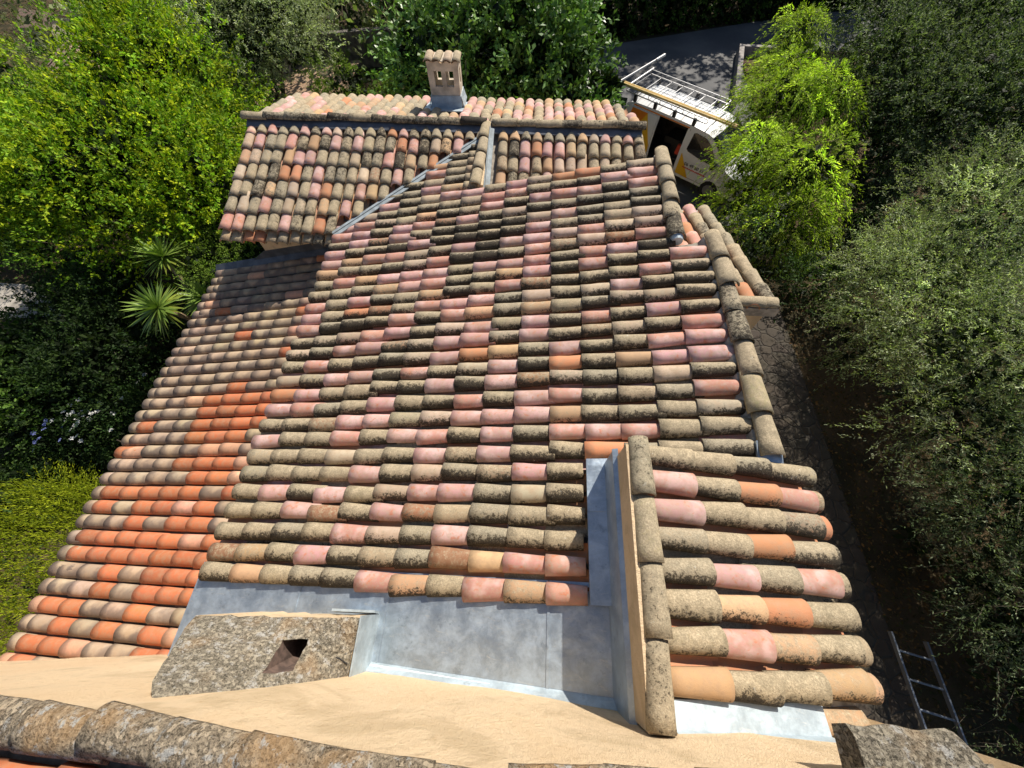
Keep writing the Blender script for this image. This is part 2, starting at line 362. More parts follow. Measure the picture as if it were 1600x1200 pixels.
house = empty('house', (-1.0, 3.0, -9.5), 'peach rendered house with many tiled roof slopes, zinc gutter and small chimney', 'house')
LX = .367; PY = .2105; S0 = -.228
def sval(x): return x*ca+planez(x)*sa
VAL = lambda y: -3.25+(y-5.30)*1.163
tl = Tiles()
step_in = lambda i: (0 if i <= 5 else (4 if i <= 18 else 3))
for i in range(0, 35):
    y = .11+PY*i+rng.normal(0, .006)*(i > 0)
    for k in range(-11, 5):
        s1 = S0+LX*k+rng.normal(0, .005)*(k > -11)*(k < 2)                       # joint: left (lower) end of the tile
        x1 = s1*ca + sa*3.8                # x of that point on the plane
        if k >= step_in(i): continue
        if i > 27:
            if x1 > -1.15: continue
        if y > 5.1 and x1+.22 < VAL(y): continue
        yo = y; y = y+.008*sin(k*1.3+i*.4)+.006*sin(k*.6-i*.9); hj = .006*sin(i*.35+k*.5)
        lo = mainpt(s1, y, -.085+.010+hj)
        L0 = .45; top = mainpt(s1+L0, y, -.085-.004+hj)
        kd = pick(OLDMIX)
        if i == 0: kd = ['lich', 'tan', 'lich', 'lich', 'lich', 'rose', 'tan', 'lich', 'rose', 'tan', 'tan'][(k+11) % 11] if k < 0 else kd
        if i == 1: kd = ['brown', 'tan', 'lich', 'pink', 'lich', 'lich', 'olive', 'brown', 'tan', 'rose', 'lich'][(k+11) % 11]
        if k == -1 and i <= 5: kd = ['rose', 'rose', 'lich', 'lich', 'lich', 'lich'][i]
        if i == 0 and k >= 0: continue
        V, F, P = T_COVER
        if step_in(i)-1 == k and (i <= 5): tl.put(tile_template(.35), mainpt(s1+.35, y, -.087), mainpt(s1, y)-mainpt(s1+.35, y)+UP*.010, kd, UP)
        elif i > 27 and k == -5: tl.put(tile_template(.25), mainpt(s1+.25, y, -.087), mainpt(s1, y)-mainpt(s1+.25, y)+UP*.01, kd, UP)
        else: tl.put(T_COVER, top, lo-top, kd, UP)
        y = yo
    # pan tiles between the rows
    if i < 34:
        yp = y+PY/2
        for k in range(-11, 5):
            s1 = S0+LX*k; x1 = s1*ca+sa*3.8
            if k >= min(step_in(i), step_in(i+1)) or (i >= 27 and x1 > -1.15) or (yp > 5.1 and x1+.2 < VAL(yp)): continue
            tl.put(T_PAN if not (i > 26 and k == -5) else pan_template(.24), mainpt(s1+(.40 if not (i > 26 and k == -5) else .24), yp, -.072), mainpt(s1, yp, .006)-mainpt(s1+.40, yp, 0), pick({'orange': .4, 'rose': .2, 'brown': .2, 'lich': .2}), UP, .5)
roof_main = tl.build('roof', house); tag(roof_main, 'large main roof slope of weathered pink and lichen-black curved tiles')
# small filler tile ends at the eave (the double first course)
def deck(name, polys, mat, parent, th=.05, label=None):
    mb = MB()
    for poly in polys: mb.prism(poly, (0, 0, -th))
    o = mb.build(name, mat, parent)
    if label: o['label'] = label
    return o
M_MORTAR = plain('mortar', (.34, .30, .25), .95, 0, 14, .35, 60, .6)
def mp_(x, y, h): return (x, y, planez(x)+h/ca)
deck('roof_deck', [[mp_(-3.28, .03, -.15), mp_(-3.28, 5.3, -.15), mp_(-1.0, 7.25, -.15), mp_(-.95, 5.95, -.15), mp_(1.75, 5.95, -.15), mp_(1.75, 4.12, -.15), mp_(2.15, 4.12, -.15), mp_(2.15, 1.3, -.15), mp_(.8, 1.3, -.15), mp_(.8, .03, -.15)]], M_MORTAR, roof_main)

def cap_run(P0, P1, kinds, parent, name='ridge_tiles', T=T_CAP, step=.40, up=(0, 0, 1), start=0., jit=1.2, north=.5):
    """overlapping ridge tiles; P0 is the upper end, P1 the lower end each tile points to"""
    t = Tiles(); P0 = np.array(P0, float); P1 = np.array(P1, float); D = P1-P0; Ln = np.linalg.norm(D); D /= Ln; n = max(1, round((Ln-.05)/step)); st = (Ln-.46)/max(1, n-1) if n > 1 else 0
    for i in range(n):
        O = P0+D*(st*i); t.put(T, O+np.array([0, 0, -.006]), D+np.array([0, 0, .03]), kinds(i) if callable(kinds) else kinds, up, jit, north=north)
    return t.build(name, parent)
oldk = lambda i: pick({'lich': .7, 'olive': .3})
# ridge of the main roof, two runs with a step
c1 = cap_run((1.83, 5.98, -3.52), (1.80, 4.10, -3.53), oldk, roof_main, north=.5)
c2 = cap_run((2.20, 4.14, -3.44), (2.22, 1.28, -3.44), oldk, roof_main, north=.5)
mb = MB()
def strip(mb, P, w, h, m=0):     # rough mortar fillet along a line
    P = [np.array(p, float) for p in P]
    n = 24; a, b = P[0], P[-1]
    for i in range(n):
        p = a+(b-a)*i/n; q = a+(b-a)*(i+1)/n; d1, d2 = rng.normal(0, .008, 2)
        mb.prism([p+np.array([-w+d1, 0, -.06]), p+np.array([w, 0, -.06]), p+np.array([w*.8, 0, h]), p+np.array([-w*.4+d2, 0, h*.6])], (q-p)+np.array([0, .002, 0]))
strip(mb, [(1.755, 4.12, -3.60), (1.765, 5.93, -3.60)], .05, .05); mb.build('mortar_fillet', M_MORTAR, roof_main); mb = MB(); strip(mb, [(2.13, 1.34, -3.50), (2.115, 4.1, -3.50)], .05, .05)
mb.build('mortar_fillet', M_MORTAR, roof_main)
mb = MB(); mb.tube([(1.80, 4.14, -3.53), (1.80, 4.08, -3.535)], [.085, .07], 14); mb.build('ridge_end', M_ZINCW, roof_main)
mb = MB(); mb.prism([(2.10, 1.20, -3.47), (2.32, 1.20, -3.47), (2.32, 1.42, -3.42), (2.10, 1.42, -3.42)], (0, 0, -.03)); mb.build('flashing', M_ZINC, roof_main)

# zinc gutter floor below the main roof, and its joints
def zp(x, y, h=0.): return (x, y, planez(x, 3.9)+h)
mb = MB()
xs = [-3.42, -2.15, -1.19, .29, .84]
for a, b in zip(xs[:-1], xs[1:]):
    mb.prism([zp(a+.004, -.66, .0), zp(b-.004, -.66, .0), zp(b-.004, .20, .0), zp(a+.004, .20, .0)], (0, 0, -.02))
    mb.prism([zp(b-.012, -.66, .009), zp(b+.012, -.66, .009), zp(b+.012, .15, .009), zp(b-.012, .15, .009)], (0, 0, -.012))
gut = mb.build('gutter', M_ZINC, house); tag(gut, 'mottled zinc sheet gutter along the foot of the peach wall')
mb = MB()   # pale upstand where the wall meets the zinc
for a, b in ((-1.26, -.19), (-.19, .84)):
    ya, yb = -.575-.03*(a+1.3), -.575-.03*(b+1.3)
    mb.prism([zp(a, ya-.02, .0), zp(a, ya+.055, .004), zp(a, ya, .09), zp(a, ya-.02, .09)], np.array(zp(b, yb, 0))-np.array(zp(a, ya, 0)))
mb.build('flashing', M_ZINCW, gut)
# side strip beside the low parapet wall
mb = MB()
def hp(x, y, h): return (x, y, planez(x)+h)
mb.prism([hp(.62, .03, .005), hp(.825, .03, .005), hp(.825, .78, .005), hp(.62, .78, .005)], (0, 0, -.03))
mb.prism([hp(.62, .775, .012), hp(.825, .775, .012), hp(.825, 1.27, .012), hp(.62, 1.27, .012)], (0, 0, -.03))
mb.box((.785, -.64, -4.0), (.812, 1.22, -3.36))
mb.prism([(.785, -.64, -3.357), (.83, -.64, -3.335), (.83, 1.24, -3.335), (.785, 1.24, -3.357)], (0, 0, -.006))
mb.build('flashing', M_ZINC, gut)

# ------------------------------------------------------------------ walls of the house
mb = MB()
# upper gable wall, following the slightly bowed line at its foot
foot = [(-7.2, -1.1), (-6.27, -1.0), (-3.97, -.74), (-2.6, -.64), (-1.38, -.585), (-.19, -.595), (.79, -.64), (1.5, -.62), (2.2, -.66), (2.9, -.68)]
crest = lambda x: -2.03+.15*x if x < 0 else -2.03-.15*x
n = 10
Vw = []; Fw = []
dense = []
for (xa, ya), (xb, yb) in zip(foot[:-1], foot[1:]):
    for j in range(8): dense.append((xa+(xb-xa)*j/8, ya+(yb-ya)*j/8))
dense.append(foot[-1])
for x, y in dense:
    zt = crest(x)
    for j in range(n+1):
        s = j/n; z = -9.5+(zt+9.5)*(s**.5); yy = y if z < -3.2 else y+(-.60-y)*min(1, (z+3.2)/1.2)
        Vw.append((x, yy+.006*sin(x*5+z*3)+.004*sin(z*9-x*2), z))
for i in range(len(dense)-1):
    for j in range(n): Fw.append((i*(n+1)+j, i*(n+1)+j+1, (i+1)*(n+1)+j+1, (i+1)*(n+1)+j))
b0 = len(Vw); Vw += [(x, -4.5, crest(x)) for x, y in dense]+[(x, -4.5, -9.5) for x, y in dense]; nd = len(dense)
for i in range(nd-1):
    Fw.append((b0+i, b0+i+1, b0+nd+i+1, b0+nd+i))
Fw.append((b0, b0+nd, 0, n)); Fw.append((b0+nd-1, (nd-1)*(n+1)+n, (nd-1)*(n+1), b0+2*nd-1))
ww = mk('wall', Vw, Fw, M_WALL, house, smooth=True); tag(ww, 'sunlit peach rendered gable wall above the zinc gutter')
mb = MB()
def wallbox(mb, x0, x1, y0, y1, zt00, zt10, zt11, zt01, zb=-9.6):
    V = [(x0, y0, zb), (x1, y0, zb), (x1, y1, zb), (x0, y1, zb), (x0, y0, zt00), (x1, y0, zt10), (x1, y1, zt11), (x0, y1, zt01)]
    mb.add(V, [(0, 3, 2, 1), (4, 5, 6, 7), (0, 1, 5, 4), (1, 2, 6, 5), (2, 3, 7, 6), (3, 0, 4, 7)])
q = lambda x: planez(x)-.22
wallbox(mb, -3.15, 1.85, -.5, 5.88, q(-3.15), q(1.85), q(1.85), q(-3.15))
mb.build('wall', M_WALL, house); mb = MB()
wallbox(mb, 1.86, 2.24, 1.0, 4.08, q(1.86), q(2.24)-.02, q(2.24)-.02, q(1.86))
mb.build('wall', M_WALL, house); mb = MB()
tb = .26
wz = lambda y: -4.031-tb*abs(y-7.545)
wallbox(mb, -5.07, 1.78, 5.6, 7.545, wz(5.6)-.2, wz(5.6)-.2, wz(7.545)-.2, wz(7.545)-.2)
mb.build('wall', M_WALL, house); mb = MB()
wallbox(mb, -5.07, 1.78, 7.547, 9.15, wz(7.545)-.2, wz(7.545)-.2, wz(9.15)-.2, wz(9.15)-.2)
mb.build('wall', M_WALL, house); mb = MB()
wallbox(mb, -6.05, -3.16, -1.2, 5.58, planez(-6.05, 4.4)-.2, planez(-3.16, 4.4)-.2, planez(-3.16, 4.4)-.2, planez(-6.05, 4.4)-.2)
mb.build('wall', M_WALL, house); mb = MB()
wallbox(mb, .962, 2.32, -.6, 1.12, -3.33, -3.70, -3.70, -3.33)
mb.build('wall', M_WALL, house); mb = MB()
wallbox(mb, 2.245, 2.83, 3.23, 5.9, -3.79, -3.79, -4.55, -4.55)
mb.build('wall', M_WALL, house); mb = MB()
# step wall between the triangle of the main roof and the wing slope
mb.box((-.98, 5.96, -4.7), (-.86, 7.42, -4.16)); mb.build('wall', M_WALL, house); mb = MB(); mb.prism([(-.9, 5.9, -4.9), (1.78, 5.9, -4.9), (1.78, 5.9, planez(1.78)-.14), (-.9, 5.9, planez(-.9)-.14)], (0, .05, 0)); mb.build('wall', M_WALL, house); mb = MB()
mb.box((.822, -.62, -3.6), (.96, 1.17, -3.035))
mb.build('wall', M_WALL, house)

# ------------------------------------------------------------------ wing roof, near and far slope
wtl = Tiles()
RZ, RY, PX = -4.031, 7.545, .2015
cb, sb = 1/math.hypot(1, tb), tb/math.hypot(1, tb)
Dn = np.array([0, -cb, -sb]); Un = np.array([0, -sb, cb]); Df = np.array([0, cb, -sb]); Uf = np.array([0, sb, cb])
WMIX = {'dust': .12, 'lich': .36, 'olive': .26, 'pink': .16, 'rose': .06, 'orange': .04, 'tan': .10, 'brown': .02}
for c in range(36):
    x = -5.33+.08+PX*c
    for r in range(7):
        d1 = .08+.345*(r+1)-.26*(r == 0) if False else .40+.335*r-.05
        d0 = d1-.45 if r else .10
        yl = RY-d1*cb
        if x < -.98 and x > VAL(yl)+.05: continue
        if x > -.75 and d1 > 2.05: continue
        if -.98 <= x <= -.66: continue
        kd = pick(WMIX)
        O = np.array([x, RY, RZ])+Dn*(d1-.45 if r else .12)+Un*(-.094)
        T = T_COVER if r else tile_template(d1-.12, .082, .097)
        E_ = np.array([x, RY, RZ])+Dn*d1+Un*(-.078)
        wtl.put(T, O, E_-O, kd, Un, north=.42+.2*rng.uniform())
        if c < 35: wtl.put(T_PAN, np.array([x+PX/2, RY, RZ])+Dn*(d1-.42 if r else .02)+Un*(-.08), Dn+Un*.01, pick({'salmon': .4, 'orange': .3, 'tan': .3}), Un, .5, north=.2)
for c in range(36):
    x = -5.33+.08+PX*c
    for r in range(6):
        d1 = .30+.325*r
        if (c == 35 and r > 2) or (c == 34 and r > 4): continue
        if -2.42 < x < -1.55 and r > 1: 
            if x > -2.0 or r > 2: continue
        kd = pick({'lich': .40, 'olive': .22, 'pink': .22, 'rose': .05, 'tan': .18, 'orange': .03})
        O = np.array([x, RY, RZ])+Df*(d1-.45 if r else .06)+Uf*(-.094); E_ = np.array([x, RY, RZ])+Df*d1+Uf*(-.078)
        wtl.put(T_COVER if r else tile_template(.28, .084, .095), O, E_-O, kd, Uf, north=.12)
        if c < 35: wtl.put(T_PAN, np.array([x+PX/2, RY, RZ])+Df*(d1-.42 if r else .02)+Uf*(-.08), Df+Uf*.01, pick({'salmon': .5, 'tan': .5}), Uf, .5, north=.1)
# short lip tiles under the eave
for c in range(11):
    x = -5.33+.08+PX*c
    O = np.array([x, RY, RZ])+Dn*2.08+Un*(-.155); wtl.put(T_COVER, O, Dn, pick({'lich': .6, 'tan': .3, 'orange': .1}), Un, north=.4)
roof_wing = wtl.build('roof', house); tag(roof_wing, 'far wing roof, both slopes, of grey and pink curved tiles')
mb = MB()
e = lambda x, d, D, U, h: tuple(np.array([x, RY, RZ])+D*d+U*h)
mb.prism([e(-5.32, .0, Dn, Un, -.14), e(-5.32, 2.2, Dn, Un, -.14), e(-3.3, 2.3, Dn, Un, -.14), e(-3.3, .0, Dn, Un, -.14)], (0, 0, -.05))
mb.prism([e(-3.299, .0, Dn, Un, -.14), e(-3.299, 2.2, Dn, Un, -.14), e(-.99, .2, Dn, Un, -.14), e(-.99, .0, Dn, Un, -.14)], (0, 0, -.05))
mb.prism([e(-.88, .0, Dn, Un, -.14), e(-.88, 1.75, Dn, Un, -.14), e(1.80, 1.75, Dn, Un, -.14), e(1.80, .0, Dn, Un, -.14)], (0, 0, -.05))
mb.prism([e(-5.32, .0, Df, Uf, -.14), e(1.82, .0, Df, Uf, -.14), e(1.70, 1.92, Df, Uf, -.14), e(-5.32, 1.92, Df, Uf, -.14)], (0, 0, -.05))
mb.build('roof_deck', M_MORTAR, roof_wing)
cap_run((-.95, RY, RZ-.01), (-5.42, RY, RZ-.01), lambda i: 'olive', roof_wing, T=tile_template(.46, .082, .092, .013, 12, 4), step=.39, north=.62)
cap_run((-.82, RY, RZ-.01), (1.90, RY, RZ-.01), lambda i: 'olive', roof_wing, T=tile_template(.46, .082, .092, .013, 12, 4), step=.39, north=.62)
# lead under the ridge tiles, valley and step flashings
mb = MB()
for a, b in ((-5.34, -1.0), (-.86, 1.84)):
    mb.prism([e(a, -.02, Dn, Un, .005), e(a, .20, Dn, Un, -.035), e(b, .20, Dn, Un, -.035), e(b, -.02, Dn, Un, .005)], (0, 0, -.02))
mb.build('flashing', M_LEAD, roof_wing)
mb = MB()
va, vb = np.array([-3.33, 5.22, planez(-3.33)-.01]), np.array([-.98, 7.27, planez(-.98)-.02]); vd = (vb-va)/np.linalg.norm(vb-va); vs = np.array([-.65, .75, 0])
mb.prism([va-vs*.05, va+vs*.09+np.array([0, 0, .0]), vb+vs*.09, vb-vs*.05], (0, 0, -.02))
mb.prism([va+vs*.025+np.array([0, 0, .012]), va+vs*.045+np.array([0, 0, .012]), vb+vs*.045+np.array([0, 0, .012]), vb+vs*.025+np.array([0, 0, .012])], (0, 0, -.05))
va_ = mb.build('flashing', M_DULL, roof_wing); tag(va_, 'dull zinc valley between the two roof slopes')
mb = MB()
mb.prism([(-.855, 5.97, -4.42), (-.78, 5.97, -4.44), (-.78, 7.38, -4.05), (-.855, 7.38, -4.03)], (0, 0, -.02))
mb.prism([(-.856, 5.97, -4.41), (-.856, 7.38, -4.02), (-.845, 7.38, -4.0), (-.845, 5.97, -4.2)], (-.01, 0, 0))
mb.build('flashing', M_DULL, roof_wing)
cap_run((-.93, 7.54, -4.06), (-.98, 5.86, -4.13), lambda i: 'lich', roof_main, T=tile_template(.46, .088, .096, .013, 12, 4), north=.2, jit=.6)

# chimney on the far slope
ch = MB(); x0, x1, y0, y1 = -2.13, -1.56, 8.68, 9.02; zb, zt = -4.5, -3.62; th = .07
def taper(x, y, z):   # slight widening towards the top
    k = (z+4.4)*.05; cx, cy = (x0+x1)/2, (y0+y1)/2; return (cx+(x-cx)*(1+k), cy+(y-cy)*(1+k), z)
wz0, wz1 = -4.01, -3.75
def cbx(a, b):
    n0 = len(ch.V); ch.box(a, b); ch.V[n0:] = [taper(*v) for v in ch.V[n0:]]
for (ya, yb) in ((y0, y0+th), (y1-th, y1)):
    cbx((x0, ya, zb), (x1, yb, wz0)); cbx((x0, ya, wz1), (x1, yb, zt))
    for a, b in ((x0, x0+.11), (x0+.25, x0+.33), (x0+.47, x1)): cbx((a, ya, wz0), (b, yb, wz1))
for (xa, xb) in ((x0, x0+th), (x1-th, x1)):
    cbx((xa, y0+th, zb), (xb, y1-th, wz0)); cbx((xa, y0+th, wz1), (xb, y1-th, zt))
    for a, b in ((y0+th, y0+.12), (y0+.22, y1-th)): cbx((xa, a, wz0), (xb, b, wz1))
cbx((x0, y0, zt), (x1, y1, zt+.03))
M_CHIM = plain('chimney_render', (.52, .44, .34), .93, 0, 5, .3, 50, .4)
chim = ch.build('chimney', M_CHIM, house); tag(chim, 'small square rendered chimney with paired slots under a tiled cap')
ct = Tiles()
for c in range(4):
    x = x0+.035+.17*c
    T = tile_template(.36, .072, .080, .013, 8, 3, .6)
    ct.put(T, (x, y1-.02, zt+.035), (0, -1, -.02), ['dust', 'lich', 'dust', 'lich'][c], north=.1, jit=1.5)
    if c < 3: ct.put(pan_template(.36, .06), (x+.085, y1-.02, zt+.055), (0, -1, -.02), 'tan', north=.2)
ct.build('chimney_cap', chim)
mb = MB()
a = .02
for (P, Q) in (((x0-a, y0-a), (x1+a, y0-a)), ((x1+a, y0-a), (x1+a, y1+a)), ((x0-a, y1+a), (x0-a, y0-a))):
    P = np.array([*P, 0.]); Q = np.array([*Q, 0.]); dd = (Q-P)/np.linalg.norm(Q-P); nn = np.array([dd[1], -dd[0], 0])
    zz = lambda p: wz(p[1])-.10
    p1, q1 = P+[0, 0, -4.18], Q+[0, 0, -4.18]
    mb.add([p1, q1, q1+nn*.05+np.array([0, 0, -.17]), p1+nn*.05+np.array([0, 0, -.17])], [(0, 1, 2, 3)])
mb.box((x0-a, y0-a+.002, -4.42), (x1+a, y1+a, -4.16))
mb.prism([(x0-.16, y0-.30, wz(y0-.30)-.04), (x1+.16, y0-.30, wz(y0-.30)-.04), (x1+.16, y1+.1, wz(y1+.1)-.04), (x0-.16, y1+.1, wz(y1+.1)-.04)], (0, 0, -.02))
mb.build('flashing', M_ZINCW, chim)

# ------------------------------------------------------------------ lower left roof of newer flame coloured tiles
ltl = Tiles(); HL = 4.4
def lpt(s, y, h=0.): return SD*s+np.array([0, y, 0])+UP*(-HL+h)
NROW = 32
RUNS = []
for i_ in range(NROW+1):
    f_ = i_/NROW
    if f_ < .12: RUNS.append((rng.integers(1, 3), rng.integers(5, 9), .72))
    elif f_ < .34: RUNS.append((rng.integers(1, 4), rng.integers(6, 9), .80))
    elif f_ < .56: RUNS.append((rng.integers(3, 6), 9, .78))
    else: RUNS.append((rng.integers(7, 9), 9, .18))
def lkind(i, k):
    # the orange tiles lie in runs: a broad band low down, nearer the main eave higher up
    f = i/NROW; a0, a1, pin = RUNS[i]
    p = pin if a0 <= k <= a1 else .04
    r = rng.uniform()
    if r < p: return 'flame'
    if r < p+.09: return 'salmon'
    return 'sand'
sE = -6.32*ca+planez(-6.32, HL)*sa
for i in range(NROW):
    y = -1.0+.2085*i
    for k in range(0, 9):
        s1 = sE+.365*k-(.10 if k == 0 else .20)
        if k == 0: s1 = sE
        kd = lkind(i, k)
        T = T_FLAME
        top = lpt(s1+.45, y, -.080-.003); lo = lpt(s1, y, -.080+.009)
        ltl.put(T, top, lo-top, kd, UP, .45)
    for k in range(0, 8):
        s1 = sE+.37*k; ltl.put(T_PAN, lpt(s1+.42, y+.104, -.075), lpt(s1, y, .004)-lpt(s1+.42, y, 0), pick({'salmon': .5, 'sand': .5}), UP, .3)
roof_left = ltl.build('roof', house); tag(roof_left, 'lower left roof of smoother orange and sand coloured tiles')
deck('roof_deck', [[(x, y, planez(x, HL)-.15) for x, y in ((-6.22, -1.2), (-6.22, 5.58), (-3.16, 5.58), (-3.16, -1.2))]], M_MORTAR, roof_left)
mb = MB()
mb.prism([(-6.35, 5.50, planez(-6.35, HL)-.02), (-6.35, 5.62, planez(-6.35, HL)+.06), (-3.2, 5.62, planez(-3.2, HL)+.10), (-3.2, 5.5, planez(-3.2, HL)+.02)], (0, 0, -.03))
mb.prism([(-5.6, 5.59, planez(-5.6, HL)-.02), (-3.2, 5.59, planez(-3.2, HL)-.02), (-3.2, 5.59, planez(-3.2, HL)+.22), (-5.1, 5.59, planez(-5.1, HL)+.22)], (0, .015, 0))
fl_ = mb.build('flashing', M_LEAD, roof_left); tag(fl_, 'dark sheet flashing at the top edge of the lower left roof')

# ------------------------------------------------------------------ right roof behind the cap row
rtl = Tiles(); UR = np.array([sa, 0, ca]); DR = np.array([ca, 0, -sa])
def rpt(d, y, h=0.): return np.array([.95, y, -3.085])+DR*d+UR*h
rk = [['tan', 'lich', 'olive', 'tan', 'tan'], ['lich', 'rose', 'tan', 'olive', 'lich'], ['lich', 'tan', 'orange', 'olive', 'lich'], ['lich', 'pink', 'lich', 'rose', 'lich'],
      ['lich', 'lich', 'orange', 'lich', 'lich'], ['pink', 'lich', 'lich', 'brown', 'orange'], ['rose', 'lich', 'orange', 'rose', 'brown'], ['lich', 'lich', 'olive', 'lich', 'lich']]
for i in range(8):
    y = -.37+.2175*i
    for k in range(4):
        d1 = .50+.365*k
        kd = rk[i][k]
        O = rpt(d1-.45, y, -.094); E_ = rpt(d1, y, -.076); rtl.put(T_COVER, O, E_-O, kd, UR)
        if i < 7: rtl.put(T_PAN, rpt(d1-.42, y+.109, -.08), DR+UR*.01, pick({'lich': .5, 'orange': .5}), UR, .5)
    O = rpt(1.26, y, -.135); rtl.put(T_COVER, O, rpt(1.69, y, -.130)-O, rk[i][4], UR, .6)
rtl.put(T_COVER, rpt(1.10, -.585, -.16), DR, 'tan', UR, .3)
roof_right = rtl.build('roof', house); tag(roof_right, 'small near right roof of eight rows of curved tiles')
deck('roof_deck', [[tuple(rpt(0, -.5, -.15)), tuple(rpt(1.55, -.5, -.15)), tuple(rpt(1.55, 1.2, -.15)), tuple(rpt(0, 1.2, -.15))]], M_MORTAR, roof_right)
cap_run((.925, 1.22, -3.045), (.925, -.60, -3.055), lambda i: ['olive', 'lich'][i % 2], roof_right, T=tile_template(.46, .082, .094, .015, 14, 5), step=.40, north=.4)
mb = MB()
mb.prism([tuple(rpt(.06, -.47, -.095)), tuple(rpt(1.22, -.47, -.10)), tuple(rpt(1.2, -.64, -.06)), tuple(rpt(.08, -.64, -.06))], (0, 0, -.015))
mb.prism([tuple(rpt(.08, -.615, -.06)), tuple(rpt(1.2, -.635, -.06)), tuple(rpt(1.2, -.655, .03)), tuple(rpt(.08, -.645, .03))], (0, -.01, 0))
mb.build('flashing', M_ZINCW, roof_right)

# ------------------------------------------------------------------ porch roof on the right, falling away
ptl = Tiles(); tp = math.tan(R(16.67)); cp_, sp_ = cos(R(16.67)), sin(R(16.67)); DP = np.array([0, cp_, -sp_]); UPp = np.array([0, sp_, cp_])
for c in range(4):
    x = 2.83-.235*c
    for r in range(8):
        d1 = .40+.36*r
        O = np.array([x, 3.24, -3.60])+DP*(d1-.45)+UPp*(-.094); E_ = np.array([x, 3.24, -3.60])+DP*d1+UPp*(-.078)
        ptl.put(T_COVER, O, E_-O, pick({'lich': .5, 'rose': .15, 'pink': .15, 'orange': .15, 'tan': .1}) if c else 'lich', UPp, north=.4)
        ptl.put(T_PAN, np.array([x-.117, 3.24, -3.6])+DP*(d1-.42)+UPp*(-.08), DP, 'orange', UPp, .5, north=.2)
rp = ptl.build('roof', house); tag(rp, 'narrow porch roof beyond the main ridge, dappled with shade')
cap_run((2.3, 3.25, -3.64), (2.90, 3.25, -3.66), 'lich', rp, T=tile_template(.42, .070, .078, .013, 12, 4), step=.3, north=.5, jit=.5)
mb = MB(); mb.box((2.24, 3.17, -3.80), (2.91, 3.225, -3.665)); mb.build('fascia', M_MORTAR, rp)
mb = MB(); mb.prism([(2.1, 3.27, -3.73), (2.86, 3.27, -3.73), (2.86, 6.05, -4.565), (2.1, 6.05, -4.565)], (0, 0, -.05)); mb.build('roof_deck', M_MORTAR, rp)

# ------------------------------------------------------------------ upper gable verge tiles, near the camera
vt = Tiles(); T_V = tile_template(.46, .082, .097, .015, 16, 8)
def vz(x): return -1.995+.15*x if x < 0 else -1.995-.15*x
for i in range(9):
    x = .12-.37*i; O = np.array([x, -.620-.022*(x+2.2)/2.2, vz(min(x, 0))-.035]); vt.put(T_V, O, (-1, 0, -.15+.03), 'lich', jit=1.6, north=.35)
for i in range(5):
    x = .0+.37*i; O = np.array([x, -.615, vz(x)-.065]); vt.put(T_V, O, (1, 0, -.15+.03), 'lich', jit=1.6, north=.3)
verge = vt.build('verge_tiles', house); verge.data.materials[0] = M_CRUST; tag(verge, 'thick lichen covered verge tiles along the top of the gable wall')
ut = Tiles()
for j in range(3):
    for i in range(12):
        x = .0-.37*i; ut.put(T_FLAME, (x, -.835-.2*j, vz(x)-.05), (-1, 0, -.14), 'flame', jit=.5, north=0.)
        if i < 8: ut.put(T_COVER, (-.05+.37*i, -.81-.2*j, vz(.37*i)-.05), (1, 0, -.14), 'tan', north=.2)
ur = ut.build('roof', house); tag(ur, 'upper roof of orange tiles at the lower left corner')
mb = MB(); mb.prism([(-4.5, -.60, crest(-4.5)-.06), (-4.5, -4.4, crest(-4.5)-.06), (0, -4.4, crest(0)-.06), (0, -.60, crest(0)-.06)], (0, 0, -.05)); mb.prism([(0.001, -.60, crest(0)-.06), (0.001, -4.4, crest(0)-.06), (2.9, -4.4, crest(2.9)-.06), (2.9, -.60, crest(2.9)-.06)], (0, 0, -.05)); mb.build('roof_deck', M_MORTAR, ur)

# rough grey buttress with a slot, growing out of the wall
FL, FR, BR, BL = map(np.array, ((-2.51, -.23, -3.60), (-1.28, -.18, -3.82), (-1.30, -.60, -3.90), (-2.12, -.66, -2.86)))
nu, nv = 20, 12; V = []; F = []
hole = lambda u, v: (11 <= u < 14) and (4 <= v < 9)
def btop(u, v):
    u = u/nu; v = v/nv; p = FL*(1-u)*(1-v)+FR*u*(1-v)+BR*u*v+BL*(1-u)*v
    p = p+np.array([0, -.02, .16])*sin(pi*u)**.8*v*v+np.array([.05, 0, -.06])*max(0, 1-u*6)**2*max(0, (v-.75)*4)-np.array([0, 0, .04])*(max(0, 1-v*6)**2+max(0, u*8-7)**2*.3)
    return p
for j in range(nv+1):
    for i in range(nu+1):
        p = btop(i+(.35*(6.5-j)/2.5 if 10 < i < 15 else 0), j).copy()
        k = .010 if 0 < i < nu and 0 < j < nv else .004
        p += np.array([rng.normal(0, .003), rng.normal(0, .003), rng.normal(0, k)]); V.append(p)
g = lambda i, j: j*(nu+1)+i
for j in range(nv):
    for i in range(nu):
        if not hole(i, j): F.append((g(i, j), g(i, j+1), g(i+1, j+1), g(i+1, j)))
